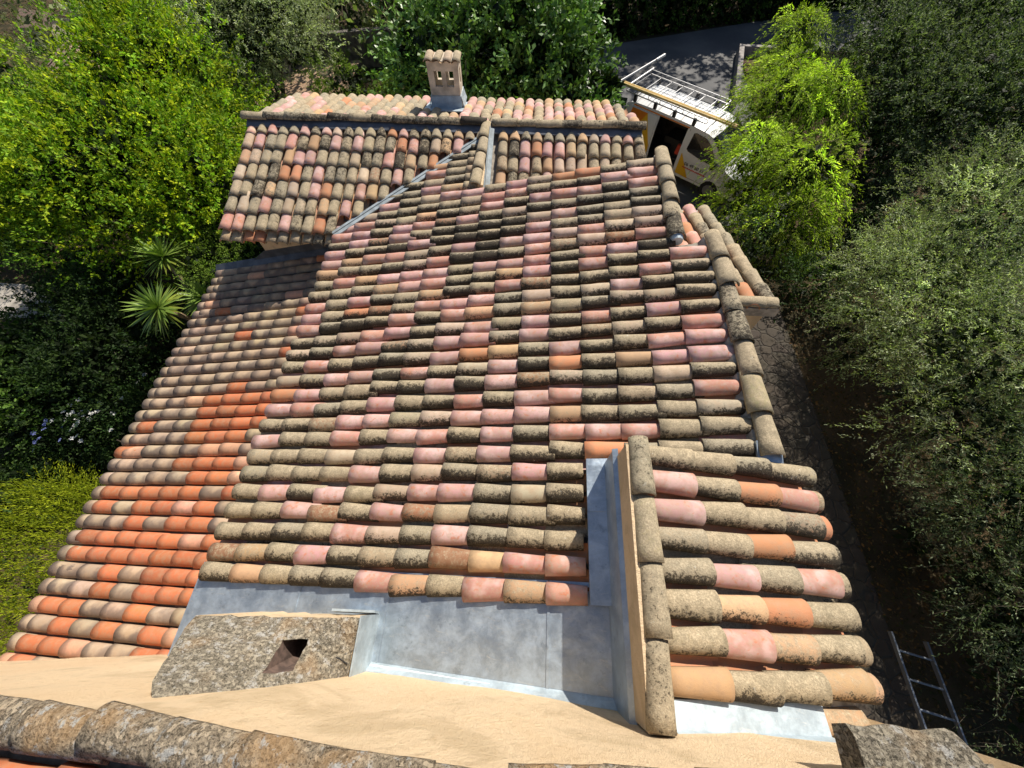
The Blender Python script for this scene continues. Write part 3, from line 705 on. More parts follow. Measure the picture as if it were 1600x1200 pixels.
# slot sides
ring = [(i, 4) for i in range(11, 15)]+[(14, j) for j in range(5, 10)]+[(i, 9) for i in range(13, 10, -1)]+[(11, j) for j in range(8, 4, -1)]
b = len(V)
for (i, j) in ring: V.append(V[g(i, j)]+np.array([.0, .06, -.42]))
for a_, (i, j) in enumerate(ring):
    i2, j2 = ring[(a_+1) % len(ring)]; F.append((g(i, j), g(i2, j2), b+(a_+1) % len(ring), b+a_))
F.append(tuple(b+i for i in range(len(ring))))
M_SLOT = plain('slot_clay_shade', (.10, .065, .05), .9, 0, 20, .4)  # brown slot lining, darkened so the slot's shade is in the colour
nring = len(ring)+1; butt = mk('buttress', V, F, None, house, mats=[M_GREY, M_SLOT], mi=[0]*(len(F)-nring)+[1]*nring); tag(butt, 'rough grey lichened buttress with a slot, against the peach wall')
mb = MB()   # its peach front and sides
fr = [V[g(i, 0)] for i in range(nu+1)]; n0 = len(fr)
mb.add(fr+[np.array([p[0], p[1]+.012, planez(p[0], 3.9)-.02]) for p in fr], [(i, n0+i, n0+i+1, i+1) for i in range(nu)])
sd = [V[g(nu, j)] for j in range(nv+1)]; n0 = len(sd)
mb.add(sd+[np.array([p[0]+.004, p[1], planez(p[0], 3.9)-.02]) for p in sd], [(i, n0+i, n0+i+1, i+1) for i in range(nv)])
sd = [V[g(0, j)] for j in range(nv+1)]
mb.add(sd+[np.array([p[0]-.01, p[1], -6.0]) for p in sd], [(i, i+1, n0+i+1, n0+i) for i in range(nv)])
mb.build('side', M_WALL, butt)
mb = MB()
sx = -1.262
mb.prism([(sx-.008, -.16, -3.815), (sx+.012, -.16, -4.29), (sx+.012, -.62, -4.29), (sx-.022, -.62, -3.89)], (.012, 0, 0))
mb.prism([(-1.66, -.168, -4.30), (-1.66, -.156, -4.17), (sx+.01, -.146, -4.13), (sx+.01, -.158, -4.28)], (0, .02, 0))
mb.build('flashing', M_ZINCW, butt)
tt = Tiles(); tt.put(tile_template(.22, .06, .065, .012, 8, 2), (-1.86, -.36, -3.80), (.2, -1, -.1), 'tan', north=.1); tt.build('broken_tile', butt)
# rough ledge at the right end of the gable
mb = MB()
xs_ = np.linspace(1.59, 2.17, 16); top = []
V = []; F = []
for i, x in enumerate(xs_):
    fy = -.40-.008*sin(i*.9)+(-.10*((i-12)/3)**2 if i > 12 else 0)
    for (y, z) in ((fy-.015, -2.50), (fy, -2.44), (fy-.03, -2.405), (-.50, -2.39), (-.62, -2.375), (-.75, -2.36)):
        V.append((x+(-.03 if i == 0 and z < -2.45 else 0), y, z-.02*(x-1.5)+rng.normal(0, .0015)))
for i in range(15):
    for j in range(5): F.append((i*6+j, (i+1)*6+j, (i+1)*6+j+1, i*6+j+1))
F.append(tuple(range(6))+()); 
b = len(V); V += [(1.56, -.75, -2.5)]; F[-1] = (0, 1, 2, 3, 4, 5, b)
ledge = mk('ledge', V, F, M_GREY, house); tag(ledge, 'rough grey rendered ledge at the right end of the gable')

# ------------------------------------------------------------------ terrain and ground surfaces
def sm(a, b, x): t = np.clip((x-a)/(b-a), 0, 1); return t*t*(3-2*t)
def tz(x, y):
    x = np.asarray(x, float); y = np.asarray(y, float)
    z = -9.5+3.0*sm(.5, 1.5, x)*sm(9.5, 6.2, y)
    z = z+1.3*sm(9, 20, x)*sm(20, 10, y)
    s = -.72*x+.69*y; z = z-np.clip((s-26)*.3, 0, 21)*sm(-8, -16, x)
    z = z+.06*np.sin(x*1.3+y*.7)*sm(-12, -16, x)
    z = z-sm(34, 60, y)*3*sm(20, -5, x)
    return z
gx = np.concatenate([np.linspace(-420, -40, 30), np.linspace(-38, 26, 129), np.linspace(30, 300, 20)]); gy = np.concatenate([np.linspace(-60, -8, 10), np.linspace(-7, 36, 87), np.linspace(38, 420, 34)])
X, Y = np.meshgrid(gx, gy); Zt = tz(X, Y); V = np.stack([X, Y, Zt], -1).reshape(-1, 3); nx, ny = len(gx), len(gy)
ii, jj = np.meshgrid(np.arange(nx-1), np.arange(ny-1)); a0 = (jj*nx+ii).ravel()
tag(mk('ground', V, np.stack([a0, a0+1, a0+nx+1, a0+nx], 1), M_GROUND, smooth=True), kind='structure')
def sheet(name, poly, mat, dz, n=1):
    V = [(x, y, float(tz(x, y))+dz) for x, y in poly]
    return tag(mk(name, V, [tuple(range(len(V)))], mat), kind='structure')
def flat(name, poly, z, mat): return tag(mk(name, [(x, y, z) for x, y in poly], [tuple(range(len(poly)))], mat), kind='structure')
flat('road', [(0.5, 10.2), (9.3, 12.5), (9.3, 19.5), (9.6, 24.4), (30, 26.0), (30, 33.2), (13, 28.6), (3.5, 25.0), (-1.5, 24.2)], -9.47, M_ASPH)
flat('path', [(2.3, -6), (5.12, -6), (5.15, 2), (5.12, 5.8), (2.3, 6.0)], -6.47, M_STONE)
flat('garden_path', [(-22, 8.0), (-19, 6.2), (-14.0, 6.75), (-14.3, 7.1), (-15.8, 7.9)], -9.46, M_CONC)
flat('gravel_terrace', [(-13.2, 16.5), (-11.66, 19.2), (-10.9, 21.2), (-8.4, 21.7), (-8.3, 18.5)], -9.0, M_GRAVEL)
flat('soil_bed', [(9.35, 12.5), (9.35, 19.7), (9.7, 24.2), (15, 24.0), (15, 12.5)], -9.45, M_SOIL)

# low walls
wl = MB(); pts = [(-13.4, 16.6), (-11.9, 19.3), (-11.1, 21.5), (-8.2, 22.2), (-4.5, 22.9)]
for (a, b_) in zip(pts[:-1], pts[1:]):
    d = np.array(b_, float)-np.array(a, float); d /= np.linalg.norm(d); nn = np.array([-d[1], d[0]])*.3
    P = [np.array([*a, -9.6]), np.array([*b_, -9.6]), np.array([*(np.array(b_)+nn), -9.6]), np.array([*(np.array(a)+nn), -9.6])]
    wl.prism(P, (0, 0, 1.5))
o = wl.build('retaining_wall', plain('grey_blockwork', (.16, .14, .12), .95, 0, 4, .45, 30, .6)); tag(o, 'dark grey retaining wall beside the sunlit gravel terrace', 'wall')
wl = MB(); pts = [(8.25, 19.4), (9.5, 24.25), (11.6, 24.1)]
for k_, (a, b_) in enumerate(zip(pts[:-1], pts[1:])):
    d = np.array(b_, float)-np.array(a, float); d /= np.linalg.norm(d); nn = np.array([d[1], -d[0]])*.22; s_ = d*.0
    st_ = np.array(a, float)+(d*.22 if k_ else 0)
    wl.prism([np.array([*st_, -9.5]), np.array([*b_, -9.5]), np.array([*(np.array(b_)+nn), -9.5]), np.array([*(st_+nn), -9.5])], (0, 0, .45-.003*k_))
o = wl.build('garden_wall', plain('pale_coping', (.30, .27, .25), .9, 0, 6, .3)); tag(o, 'low pale edging wall round the brown soil bed behind the van', 'wall')

# ------------------------------------------------------------------ van
vf = (.776, -.631)
VO = (3.62, 16.42, -9.47); va = math.atan2(vf[1], vf[0])
van = empty('van', VO, 'white van with yellow and orange panels, open side door and loaded roof rack', 'van', va)
M_WHITE = plain('white_paint', (.72, .73, .74), .3, 0, 1.5, .04); M_YEL = plain('yellow_vinyl', (.80, .46, .02), .35); M_ORG = plain('orange_vinyl', (.78, .22, .02), .35)
M_DARK = plain('dark_plastic', (.018, .018, .02), .6); M_GLASS = plain('tinted_glass', (.012, .014, .016), .06); M_RUB = plain('rubber', (.02, .02, .02), .85)
M_INT = plain('van_interior', (.045, .04, .04), .8, 0, 5, .6); M_ALU = plain('aluminium', (.36, .36, .37), .45, .8); M_GREYT = plain('grey_lettering', (.05, .05, .06), .6)
M_RED = plain('red_print', (.62, .04, .05), .5); M_BLACK = plain('black_print', (.02, .02, .02), .6)
hw = lambda z: .95-.02*max(0, .5-z)-.13*(max(0, z-1.0)/.95)**1.6
prof = [(0.05, .32), (0.0, .55), (0.0, 1.05), (.05, 1.65), (.12, 1.88), (.25, 1.955), (1.2, 1.985), (2.6, 1.975), (3.2, 1.94), (3.42, 1.88), (3.75, 1.60), (4.12, 1.22), (4.30, 1.12), (4.70, 1.0), (4.86, .82), (4.92, .55), (4.90, .32)]
mb = MB()
for (a, b_) in zip(prof[:-1], prof[1:]):
    m = 1 if (a[0] >= 3.40 and b_[0] <= 4.15) else 0
    for k in range(8):
        u0, u1 = -1+k/4, -1+(k+1)/4
        crn = lambda p, u: (p[0]-(.06*u*u if p[0] > 3 else 0), u*(hw(p[1])-.035), p[1]+(.028*(1-u*u) if p[1] > 1.8 else 0)-.03*abs(u)**6)
        mb.add([crn(a, u0), crn(b_, u0), crn(b_, u1), crn(a, u1)], [(0, 1, 2, 3)], m)
mb.box((.1, -.85, .25), (4.8, .85, .33), 2)
# sides: columns of points from sill to roof; openings left out on the near (right) side
def roofz(x):
    xs, zs = zip(*prof[4:]); 
    return float(np.interp(x, xs, zs))-.02
def side_pt(x, z, sgn): return (x, sgn*hw(min(z, 1.95)), z)
stations = [0.02, .25, .6, 1.0, 1.32, 1.36, 1.8, 2.2, 2.46, 2.52, 2.66, 2.9, 3.2, 3.5, 3.9, 4.25, 4.6, 4.88]
def zrows(x):
    t_ = roofz(x) if x > .12 else 1.85
    return [.32, .45, .7, 1.0, 1.12, 1.2, 1.4, 1.6, 1.8, 1.86, t_] if t_ > 1.87 else list(np.interp(np.linspace(0, 1, 11), [0, .1, .3, 1], [.32, .45, .7, t_]))
for sgn in (-1, 1):
    for a, b_ in zip(stations[:-1], stations[1:]):
        za, zb_ = zrows(a), zrows(b_)
        for j in range(10):
            if sgn < 0 and a >= 1.35 and b_ <= 2.47 and 1 <= j <= 8: continue
            f = [side_pt(a, za[j], sgn), side_pt(b_, zb_[j], sgn), side_pt(b_, zb_[j+1], sgn), side_pt(a, za[j+1], sgn)]
            mb.add(f, [(0, 1, 2, 3)] if sgn < 0 else [(3, 2, 1, 0)], 0)
body = mb.build('body', [M_WHITE, M_GLASS, M_DARK], van, local=True, smooth=False)
mb = MB(); mb.box((.3, -.80, .34), (2.5, .80, .42)); mb.box((.3, .74, .42), (2.5, .80, 1.86)); mb.box((2.5, -.80, .42), (2.53, .80, 1.86)); mb.box((.3, -.8, .42), (.33, .74, 1.86)); mb.box((.33, -.78, 1.86), (2.5, .78, 1.90))
mb.build('interior', M_INT, body, local=True)
mb = MB(); mb.box((1.45, -.1, .42), (2.1, .6, .95)); mb.box((1.5, -.5, .42), (1.8, -.2, .75)); mb.tube([(1.4, -.6, .5), (2.4, -.45, .55)], .03); mb.build('tools', M_DARK, body, local=True)
mb = MB(); mb.tube([(2.28, -.62, .85), (2.30, -.62, 1.15)], [.09, .07], 10); mb.build('bucket', plain('red_plastic', (.65, .07, .03), .5), body, local=True)
# coloured panels as thin vinyl sheets just proud of the paint
def vinyl(name, pts, mat, parent, lift=.006, label=None):
    n = 10; P = [np.array([x, z]) for x, z in pts]; V = []; F = []
    # fan triangulated strip following the body curve
    if len(P) == 3: P.append(P[2])
    for i in range(n+1):
        for j in range(n+1):
            u, v = i/n, j/n; p = P[0]*(1-u)*(1-v)+P[1]*u*(1-v)+P[2]*u*v+P[3]*(1-u)*v
            V.append((p[0], -hw(p[1])-lift, p[1]))
    for i in range(n):
        for j in range(n): F.append((i*(n+1)+j, (i+1)*(n+1)+j, (i+1)*(n+1)+j+1, i*(n+1)+j+1))
    return mk(name, V, F, mat, parent, local=True)
# sliding door pushed back over the rear panel
ds = MB()
M0 = lambda x, z, l: (x, -hw(z)-l, z)
zz_ = [.42, .7, 1.0, 1.2, 1.4, 1.6, 1.84]
for a, b_ in zip(zz_[:-1], zz_[1:]): ds.add([M0(.22, a, .05), M0(1.32, a, .05), M0(1.32, b_, .05), M0(.22, b_, .05)], [(0, 1, 2, 3)])
for a, b_ in zip(zz_[:-1], zz_[1:]): ds.add([M0(1.32, a, .05), M0(1.32, a, .0), M0(1.32, b_, .0), M0(1.32, b_, .05)], [(0, 1, 2, 3)])
ds.add([M0(.22, 1.84, .05), M0(1.32, 1.84, .05), M0(1.32, 1.84, 0), M0(.22, 1.84, 0)], [(0, 1, 2, 3)])
door = ds.build('sliding_door', M_WHITE, van, local=True)
vinyl('yellow_panel', [(.30, .45), (1.31, .45), (1.31, .90), (.30, .90)], M_YEL, door, .056); vinyl('yellow_panel', [(.30, .90), (1.31, .90), (.92, 1.82), (.30, 1.82)], M_YEL, door, .056)
vinyl('orange_panel', [(.24, 1.30), (.52, 1.15), (.92, 1.82), (.30, 1.82)], M_ORG, door, .060)
mb = MB(); mb.box((.3, -hw(1.9)-.03, 1.875), (2.5, -hw(1.9)+.01, 1.90)); mb.build('door_rail', M_ORG, body, local=True)
# front door: outline groove, window, yellow wedge, lettering, handle
fd = MB()
for a, b_ in (((2.55, .42), (2.55, 1.86)), ((2.55, .42), (3.82, .42)), ((3.82, .42), (3.95, 1.0))):
    fd.tube([(a[0], -hw(a[1])-.003, a[1]), (b_[0], -hw(b_[1])-.003, b_[1])], .006, 5)
fdo = fd.build('front_door', M_DARK, van, local=True)
def npoly(name, pts, mat, parent, lift):
    V = [(x, -hw(z)-lift, z) for x, z in pts]; return mk(name, V, [tuple(range(len(V)))], mat, parent, local=True)
win = [(2.68, 1.30), (2.76, 1.24), (3.30, 1.16), (3.72, 1.14), (3.78, 1.20), (3.66, 1.42), (3.42, 1.68), (3.18, 1.80), (2.80, 1.83), (2.72, 1.80)]
wc = np.mean(np.array(win), 0)
V = [(x, -hw(z)-.012, z) for x, z in win]+[(wc[0], -hw(wc[1])-.012, wc[1])]
mk('window', V, [(i, (i+1) % 10, 10) for i in range(10)], M_GLASS, fdo, local=True)
vinyl('yellow_panel', [(2.57, .42), (3.08, .40), (2.60, 1.12), (2.575, 1.12)], M_YEL, fdo, .008)
mb = MB(); mb.box((2.66, -.955, 1.06), (2.82, -.935, 1.09)); mb.build('handle', M_WHITE, fdo, local=True)
def text(name, body_, size, loc, mat, parent, rot=(pi/2, 0, 0), ext=.002):
    cu = bpy.data.curves.new(name, 'FONT'); cu.body = body_; cu.size = size; cu.extrude = ext
    o = bpy.data.objects.new(name, cu); COL.objects.link(o); dg = bpy.context.evaluated_depsgraph_get()
    me = bpy.data.meshes.new_from_object(o.evaluated_get(dg)); bpy.data.objects.remove(o)
    me.materials.clear(); me.materials.append(mat); o = bpy.data.objects.new(name, me); COL.objects.link(o)
    o.location = loc; o.rotation_euler = rot; o.parent = parent; ORG[o.name] = ORG[parent.name]; return o
text('phone_number', '06 49 60 31 3', .155, (2.80, -.965, .80), M_BLACK, fdo, ext=.004)
text('web_address', 'www', .01, (2.80, -.2, .60), M_RED, fdo) if False else None
mb = MB()
x = 2.76
while x < 3.62:
    w_ = random.uniform(.025, .045); h_ = random.uniform(.03, .05); mb.box((x, -.965, .70), (x+w_, -.953, .70+h_)); x += w_+.012
mb.build('small_print', M_RED, fdo, local=True)
mb = MB()
x = .38
while x < .62: mb.box((x, -1.0, 1.50), (x+.028, -.972, 1.54+random.uniform(0, .015))); x += .042
mb.build('small_print', M_WHITE, door, local=True)
for sgn in (-1, 1):
    for x in (.85, 3.95):
        mb = MB(); mb.tube([(x, sgn*.78, .33), (x, sgn*.965, .33)], .33, 20); wh = mb.build('wheel', M_RUB, van, local=True)
        mb = MB(); mb.tube([(x, sgn*.95, .33), (x, sgn*.975, .33)], .20, 14); mb.build('rim', M_ALU, wh, local=True)
    mb = MB(); mb.add([(4.62, sgn*.62, .98), (4.62, sgn*.9, .96), (4.90, sgn*.82, .74), (4.92, sgn*.55, .76)], [(0, 1, 2, 3)] if sgn > 0 else [(3, 2, 1, 0)]); mb.build('headlight', M_GLASS, van, local=True)
    mb = MB(); mb.box((3.72, sgn*.97-.02, 1.1), (3.86, sgn*1.14, 1.30)); mb.build('wing_mirror', M_DARK, van, local=True)
# roof rack
mb = MB(); rz0 = 2.14
for y in (-.78, .78):
    mb.tube([(-.15, y, rz0), (2.95, y, rz0)], .018, 6); mb.tube([(-.15, y, rz0+.13), (2.95, y, rz0+.13)], .014, 6)
for x in np.linspace(-.15, 2.95, 8):
    mb.tube([(x, -.78, rz0), (x, .78, rz0)], .013, 6)
    for y in (-.78, .78): mb.tube([(x, y, rz0), (x, y, rz0+.13)], .012, 5)
for x in np.linspace(.1, 2.8, 22): mb.tube([(x, -.70, rz0-.012), (x, .70, rz0-.012)], .005, 4)
for y in (-.4, 0, .4): mb.tube([(-.1, y, rz0-.02), (2.9, y, rz0-.02)], .007, 4)
for x in (2.95,): mb.tube([(x, -.78, rz0+.13), (x, .78, rz0+.13)], .014, 6)
rack = mb.build('roof_rack', M_ALU, van, local=True)
mb = MB()
for x in (.25, 1.05, 1.8, 2.55):
    for y in (-.76, .76): mb = MB(); mb.box((x-.05, y-.05, 1.93), (x+.05, y+.05, rz0+.005)); mb.build('foot', M_DARK, rack, local=True)
mb = MB(); mb.tube([(-.15, -.72, rz0+.15), (-.15, .85, rz0+.15)], .03, 8); mb.build('roller', M_ALU, rack, local=True)
mb = MB(); mb.tube([(3.25, .2, 1.98), (3.05, .2, 2.22)], .006, 5); mb.build('antenna', M_DARK, van, local=True)
cv_, sv_ = cos(va), sin(va)
vw = lambda x, y, z: (VO[0]+cv_*x-sv_*y, VO[1]+sv_*x+cv_*y, VO[2]+z)
M_WOOD = plain('varnished_wood', (.72, .52, .20), .5, 0, 12, .15)
for (yy, lab) in ((-.70, 'long yellow pole on the van rack, outer one at the near edge'), (-.60, 'long yellow pole on the van rack, inner one beside the outer pole')):
    mb = MB(); mb.tube([vw(-.55, yy-.08, rz0+.17), vw(3.85, yy+.06, rz0+.17)], .042, 8)
    o = mb.build('wooden_pole', M_WOOD); tag(o, lab, 'pole', 'poles on the van rack')
mb = MB(); mb.tube([vw(-.42, -1.25, rz0+.25), vw(-.30, 1.55, rz0+.25)], .035, 6); mb.tube([vw(-.30, 1.2, rz0+.25), vw(-.28, 1.75, rz0+.25)], .05, 6)
o = mb.build('metal_pole', M_ALU); tag(o, 'grey metal pole lying crosswise over the rear of the van rack', 'pole')

# ------------------------------------------------------------------ ladder, trim strip, cable
lad = empty('ladder', (5.0, -.3, -6.35), 'aluminium ladder lying in the shade right of the house', 'ladder')
A1, A2 = np.array([4.90, -.02, -6.15]), np.array([5.31, -.11, -6.15]); dl = np.array([.035, -1, -.02]); dl2 = dl+np.array([.02, 0, 0])
M_LAD = plain('dull_aluminium', (.19, .21, .24), .5, .5)
for A_, d_ in ((A1, dl), (A2, dl)):
    mb = MB(); mb.prism([A_+np.array(p) for p in ((-.011, 0, -.028), (.011, 0, -.028), (.011, 0, .028), (-.011, 0, .028))], d_*2.6); mb.build('rail', M_LAD, lad)
for k in range(8):
    p = A1+dl*(.20+.30*k); p2 = A2+dl*(.20+.30*k); mb = MB(); mb.tube([p, p2], .014, 8); mb.build('rung', M_LAD, lad)
M_PVC = plain('white_plastic', (.85, .86, .87), .4)
mb = MB()
zpa = lambda x, y, h: np.array([x, y, planez(x, 3.9)+h])
a, b_ = zpa(-1.235, -.535, .02), zpa(-.17, -.575, .02)
for dy, hh in ((0, .02), (-.022, .032)):
    mb.prism([a+np.array([0, dy-.02, 0]), a+np.array([0, dy, 0]), a+np.array([0, dy, hh]), a+np.array([0, dy-.018, hh])], b_-a)
o = mb.build('plastic_trim', M_PVC); tag(o, 'white plastic trim strip lying along the foot of the peach wall on zinc', 'trim strip')
mb = MB(); cab = [(-1.31, -.50, -3.86), (-1.36, -.46, -3.80), (-1.43, -.44, -3.76), (-1.52, -.45, -3.72), (-1.58, -.49, -3.68), (-1.62, -.54, -3.62), (-1.70, -.57, -3.52), (-1.76, -.60, -3.46)]
mb.tube(cab, .006, 6); o = mb.build('cable', M_DARK); tag(o, 'thin dark cable lying across the grey buttress beside the wall', 'cable')

# ------------------------------------------------------------------ vegetation
def unit(v): return v/(np.linalg.norm(v, axis=-1, keepdims=True)+1e-9)
GR = {'yel': [(.32, .42, .02), (.17, .31, .02), (.38, .42, .012), (.10, .20, .015), (.20, .36, .03)],
      'green': [(.06, .12, .02), (.09, .16, .03), (.04, .09, .015), (.12, .19, .04)],
      'fig': [(.09, .19, .035), (.13, .25, .05), (.06, .13, .03), (.20, .32, .08)],
      'pep': [(.38, .51, .04), (.48, .60, .07), (.30, .44, .03), (.13, .21, .02)],
      'olive': [(.22, .29, .12), (.33, .39, .20), (.12, .18, .065), (.50, .54, .36), (.26, .33, .08)],
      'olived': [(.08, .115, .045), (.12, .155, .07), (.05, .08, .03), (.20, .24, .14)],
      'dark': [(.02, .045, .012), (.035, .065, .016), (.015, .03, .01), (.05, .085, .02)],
      'thuja': [(.27, .33, .02), (.35, .39, .02), (.12, .17, .012)], 'core': [(.018, .03, .010), (.025, .04, .012), (.012, .02, .008)],  # core: dark leaf colour that holds the shade inside crowns
      'lime': [(.16, .26, .03), (.12, .20, .03), (.22, .3, .05)],
      'dry': [(.14, .08, .03), (.09, .06, .025), (.05, .05, .02)],
      'silver': [(.30, .37, .19), (.42, .48, .28), (.17, .22, .10), (.52, .56, .38)], 'wood': [(.10, .13, .045), (.15, .18, .06), (.07, .10, .035), (.20, .22, .11)], 'white': [(.8, .8, .78)], 'blue': [(.28, .32, .66)]}
def twigs(lobes, n_tw, per, tl_, ll, lw, pal, droop=.2, up=.3, shell=.55, spread=1., jitter=.02, low=-.45, box=None, clump=.24, per_cl=26, bright=.28):
    """leaves set along many small twigs spread through the outer part of each crown lobe"""
    C_, D_, W_ = [], [], []
    vol = np.array([l[1][0]*l[1][1]*l[1][2] if not np.isscalar(l[1]) else l[1]**3 for l in lobes])**.67; vol /= vol.sum()
    for (c, r), f in zip(lobes, vol):
        r = np.array([r]*3 if np.isscalar(r) else r, float); m = max(4, int(n_tw*f))
        if box:
            p = rng.uniform(-1, 1, (m, 3)); ax = rng.choice([0, 0, 1, 1, 2, 2, 2], m); sg = np.where(rng.uniform(size=m) < .5, -1., 1.); sg[ax == 2] = 1
            p[np.arange(m), ax] = sg*rng.uniform(.82, 1.02, m); d = np.zeros((m, 3)); d[np.arange(m), ax] = sg; P = np.array(c)+p*r
        else:
            d = unit(rng.normal(size=(m*2, 3))); d = d[d[:, 2] > low-.5*rng.uniform(size=len(d))][:m]; m = len(d)
            ph = rng.uniform(0, 6.28, 6)
            lump = 1+.16*np.sin(4*d[:, 0]+ph[0])*np.sin(4*d[:, 1]+ph[1])+.14*np.sin(7*d[:, 2]+ph[2]+3*d[:, 0])+.10*np.sin(11*d[:, 1]+ph[3])*np.sin(9*d[:, 0]+ph[4])
            rad = shell+(1-shell)*rng.uniform(size=m)**.6
            P = np.array(c)+d*r*(rad*lump)[:, None]
            if clump:      # branches: twigs gather in clumps with gaps between them
                K = min(m, max(8, m//per_cl)); Kc = P[:K].copy(); Kd = d[:K]; asg = rng.integers(0, K, m); sz = rng.uniform(.6, 1.35, K)
                off = rng.normal(0, 1, (m, 3))*clump*float(np.mean(r))*sz[asg][:, None]*np.array([1, 1, .62])
                P = Kc[asg]+off; d = unit(Kd[asg]*.6+unit(off+1e-6)*.7); W_.append(np.exp(rng.normal(0, bright, K))[asg])
        if box or not clump: W_.append(np.ones(len(P)))
        C_.append(P); D_.append(d)
    P = np.vstack(C_); d = np.vstack(D_); m = len(P); wb = np.concatenate(W_)
    tdir = unit(d+rng.normal(0, .55*spread, (m, 3))+np.array([0, 0, up])); tlen = tl_*rng.uniform(.6, 1.3, m)
    t = np.tile(np.linspace(.08, 1, per), (m, 1))+rng.normal(0, .03, (m, per))
    pos = P[:, None]+tdir[:, None]*(t*tlen[:, None])[..., None]; pos[..., 2] -= droop*(t**2)*tlen[:, None]
    pos += rng.normal(0, jitter, pos.shape)
    ax = tdir[:, None]+rng.normal(0, .75*spread, (m, per, 3)); ax[..., 2] -= droop*1.2*t; ax = unit(ax)
    nr = rng.normal(0, .6, (m, per, 3))+np.array([0, 0, .75]); sd = unit(np.cross(ax, nr)); nn = np.cross(sd, ax)
    L = ll*rng.uniform(.65, 1.3, (m, per, 1)); Wd = lw*rng.uniform(.7, 1.25, (m, per, 1))
    v0 = pos; v1 = pos+ax*L*.5+sd*Wd*.5+nn*L*.06; v2 = pos+ax*L-nn*L*.06; v3 = pos+ax*L*.5-sd*Wd*.5+nn*L*.06
    V = np.stack([v0, v1, v2, v3], 2).reshape(-1, 3); F = np.arange(len(V)).reshape(-1, 4)
    pl = np.array(GR[pal]); ci = rng.integers(0, len(pl), m); col = pl[ci][:, None]*np.exp(rng.normal(0, .22, (m, 1, 1)))*np.exp(rng.normal(0, .22, (m, per, 1)))
    mixr = rng.integers(0, len(pl), (m, per)); col = (.6*col+.4*pl[mixr])*wb[:, None, None]
    A = np.repeat(col.reshape(-1, 3), 4, 0)
    tw = (P, P+tdir*tlen[:, None]*.5-np.array([0, 0, 1.])*(droop*.25*tlen)[:, None], P+tdir*tlen[:, None]-np.array([0, 0, 1.])*(droop*tlen)[:, None])
    return V, F, A, tw
def trunk_mesh(base, lobes, r, tw=None, nt_=0, tr=.004, limbs=3):
    mb = MB(); base = np.array(base, float); cs = [np.array(l[0], float) for l in lobes]; mean = np.mean(cs, 0)
    fork = base+(mean-base)*.45+np.array([rng.normal(0, .1), rng.normal(0, .1), 0]); fork[0:2] = base[:2]+(mean-base)[:2]*.35
    mb.tube([base, base+(fork-base)*.5+rng.normal(0, .06, 3), fork], [r, r*.8, r*.7], 9)
    for c, l in zip(cs, lobes):
        rr = l[1] if np.isscalar(l[1]) else min(l[1])
        mid = (fork+c)/2+np.array([rng.normal(0, .12), rng.normal(0, .12), .1]); mb.tube([fork-(0, 0, .05), mid, c], [r*.55, r*.4, r*.22], 7)
        for _ in range(limbs):
            e_ = c+unit(rng.normal(size=3)+np.array([0, 0, .3]))*rr*.75; mb.tube([mid, (mid+e_)/2+rng.normal(0, .06, 3), e_], [r*.25, r*.15, r*.05], 5, caps=False)
    if tw is not None and nt_:
        P0, P1, P2 = tw; idx = rng.choice(len(P0), min(nt_, len(P0)), replace=False)
        for i in idx: mb.tube([P0[i], P1[i], P2[i]], [tr, tr*.8, tr*.4], 3, caps=False)
    return mb
def tree(name, label, cat, base, lobes, n_tw, per, tl_, ll, lw, pal, r=.12, mat=None, group=None, nt_=0, tr=.004, trunk=True, **k):
    root = empty(name, base, label, cat, group=group)
    dens = k.pop('dens', 1.); core = k.pop('core', .72); cn = k.pop('cn', .12)
    V, F, A, tw = twigs(lobes, int(n_tw*dens), per, tl_, ll, lw, pal, **k)
    if core:   # coarser inner foliage closing the crown, inner shade put into its dark colour
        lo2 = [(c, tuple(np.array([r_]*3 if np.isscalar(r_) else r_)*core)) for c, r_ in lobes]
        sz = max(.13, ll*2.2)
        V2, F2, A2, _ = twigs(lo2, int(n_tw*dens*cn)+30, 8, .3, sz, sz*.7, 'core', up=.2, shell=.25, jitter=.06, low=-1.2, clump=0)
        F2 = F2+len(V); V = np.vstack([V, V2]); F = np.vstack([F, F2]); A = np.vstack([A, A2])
    if nt_:    # the thin twigs that carry the leaves
        P0, P1, P2 = tw; idx = rng.choice(len(P0), min(nt_, len(P0)), replace=False); m_ = len(idx); rings = []
        for Pk, rr in ((P0, tr), (P1, tr*.8), (P2, tr*.35)):
            d = unit(P2[idx]-P0[idx]); u = unit(np.cross(d, np.array([.1, .2, 1.]))); v = np.cross(d, u)
            rings.append(np.stack([Pk[idx]+(u*cos(a)+v*sin(a))*rr for a in (0, 2.094, 4.189)], 1))
        R3 = np.stack(rings, 1).reshape(-1, 3); q = np.array([[i*3+k, i*3+(k+1) % 3, (i+1)*3+(k+1) % 3, (i+1)*3+k] for i in range(2) for k in range(3)])
        F3 = (np.arange(m_)[:, None, None]*9+q[None]).reshape(-1, 4)+len(V)
        V = np.vstack([V, R3]); F = np.vstack([F, F3]); A = np.vstack([A, np.tile(np.array([.24, .20, .15]), (len(R3), 1))])
    mk('crown', V, F, mat or M_LEAF, root, {'A': A})
    if trunk: trunk_mesh(base, lobes, r).build('trunk' if r > .04 else 'stem', M_BARK, root)
    return root
g0 = lambda x, y: (x, y, float(tz(x, y))-.05)
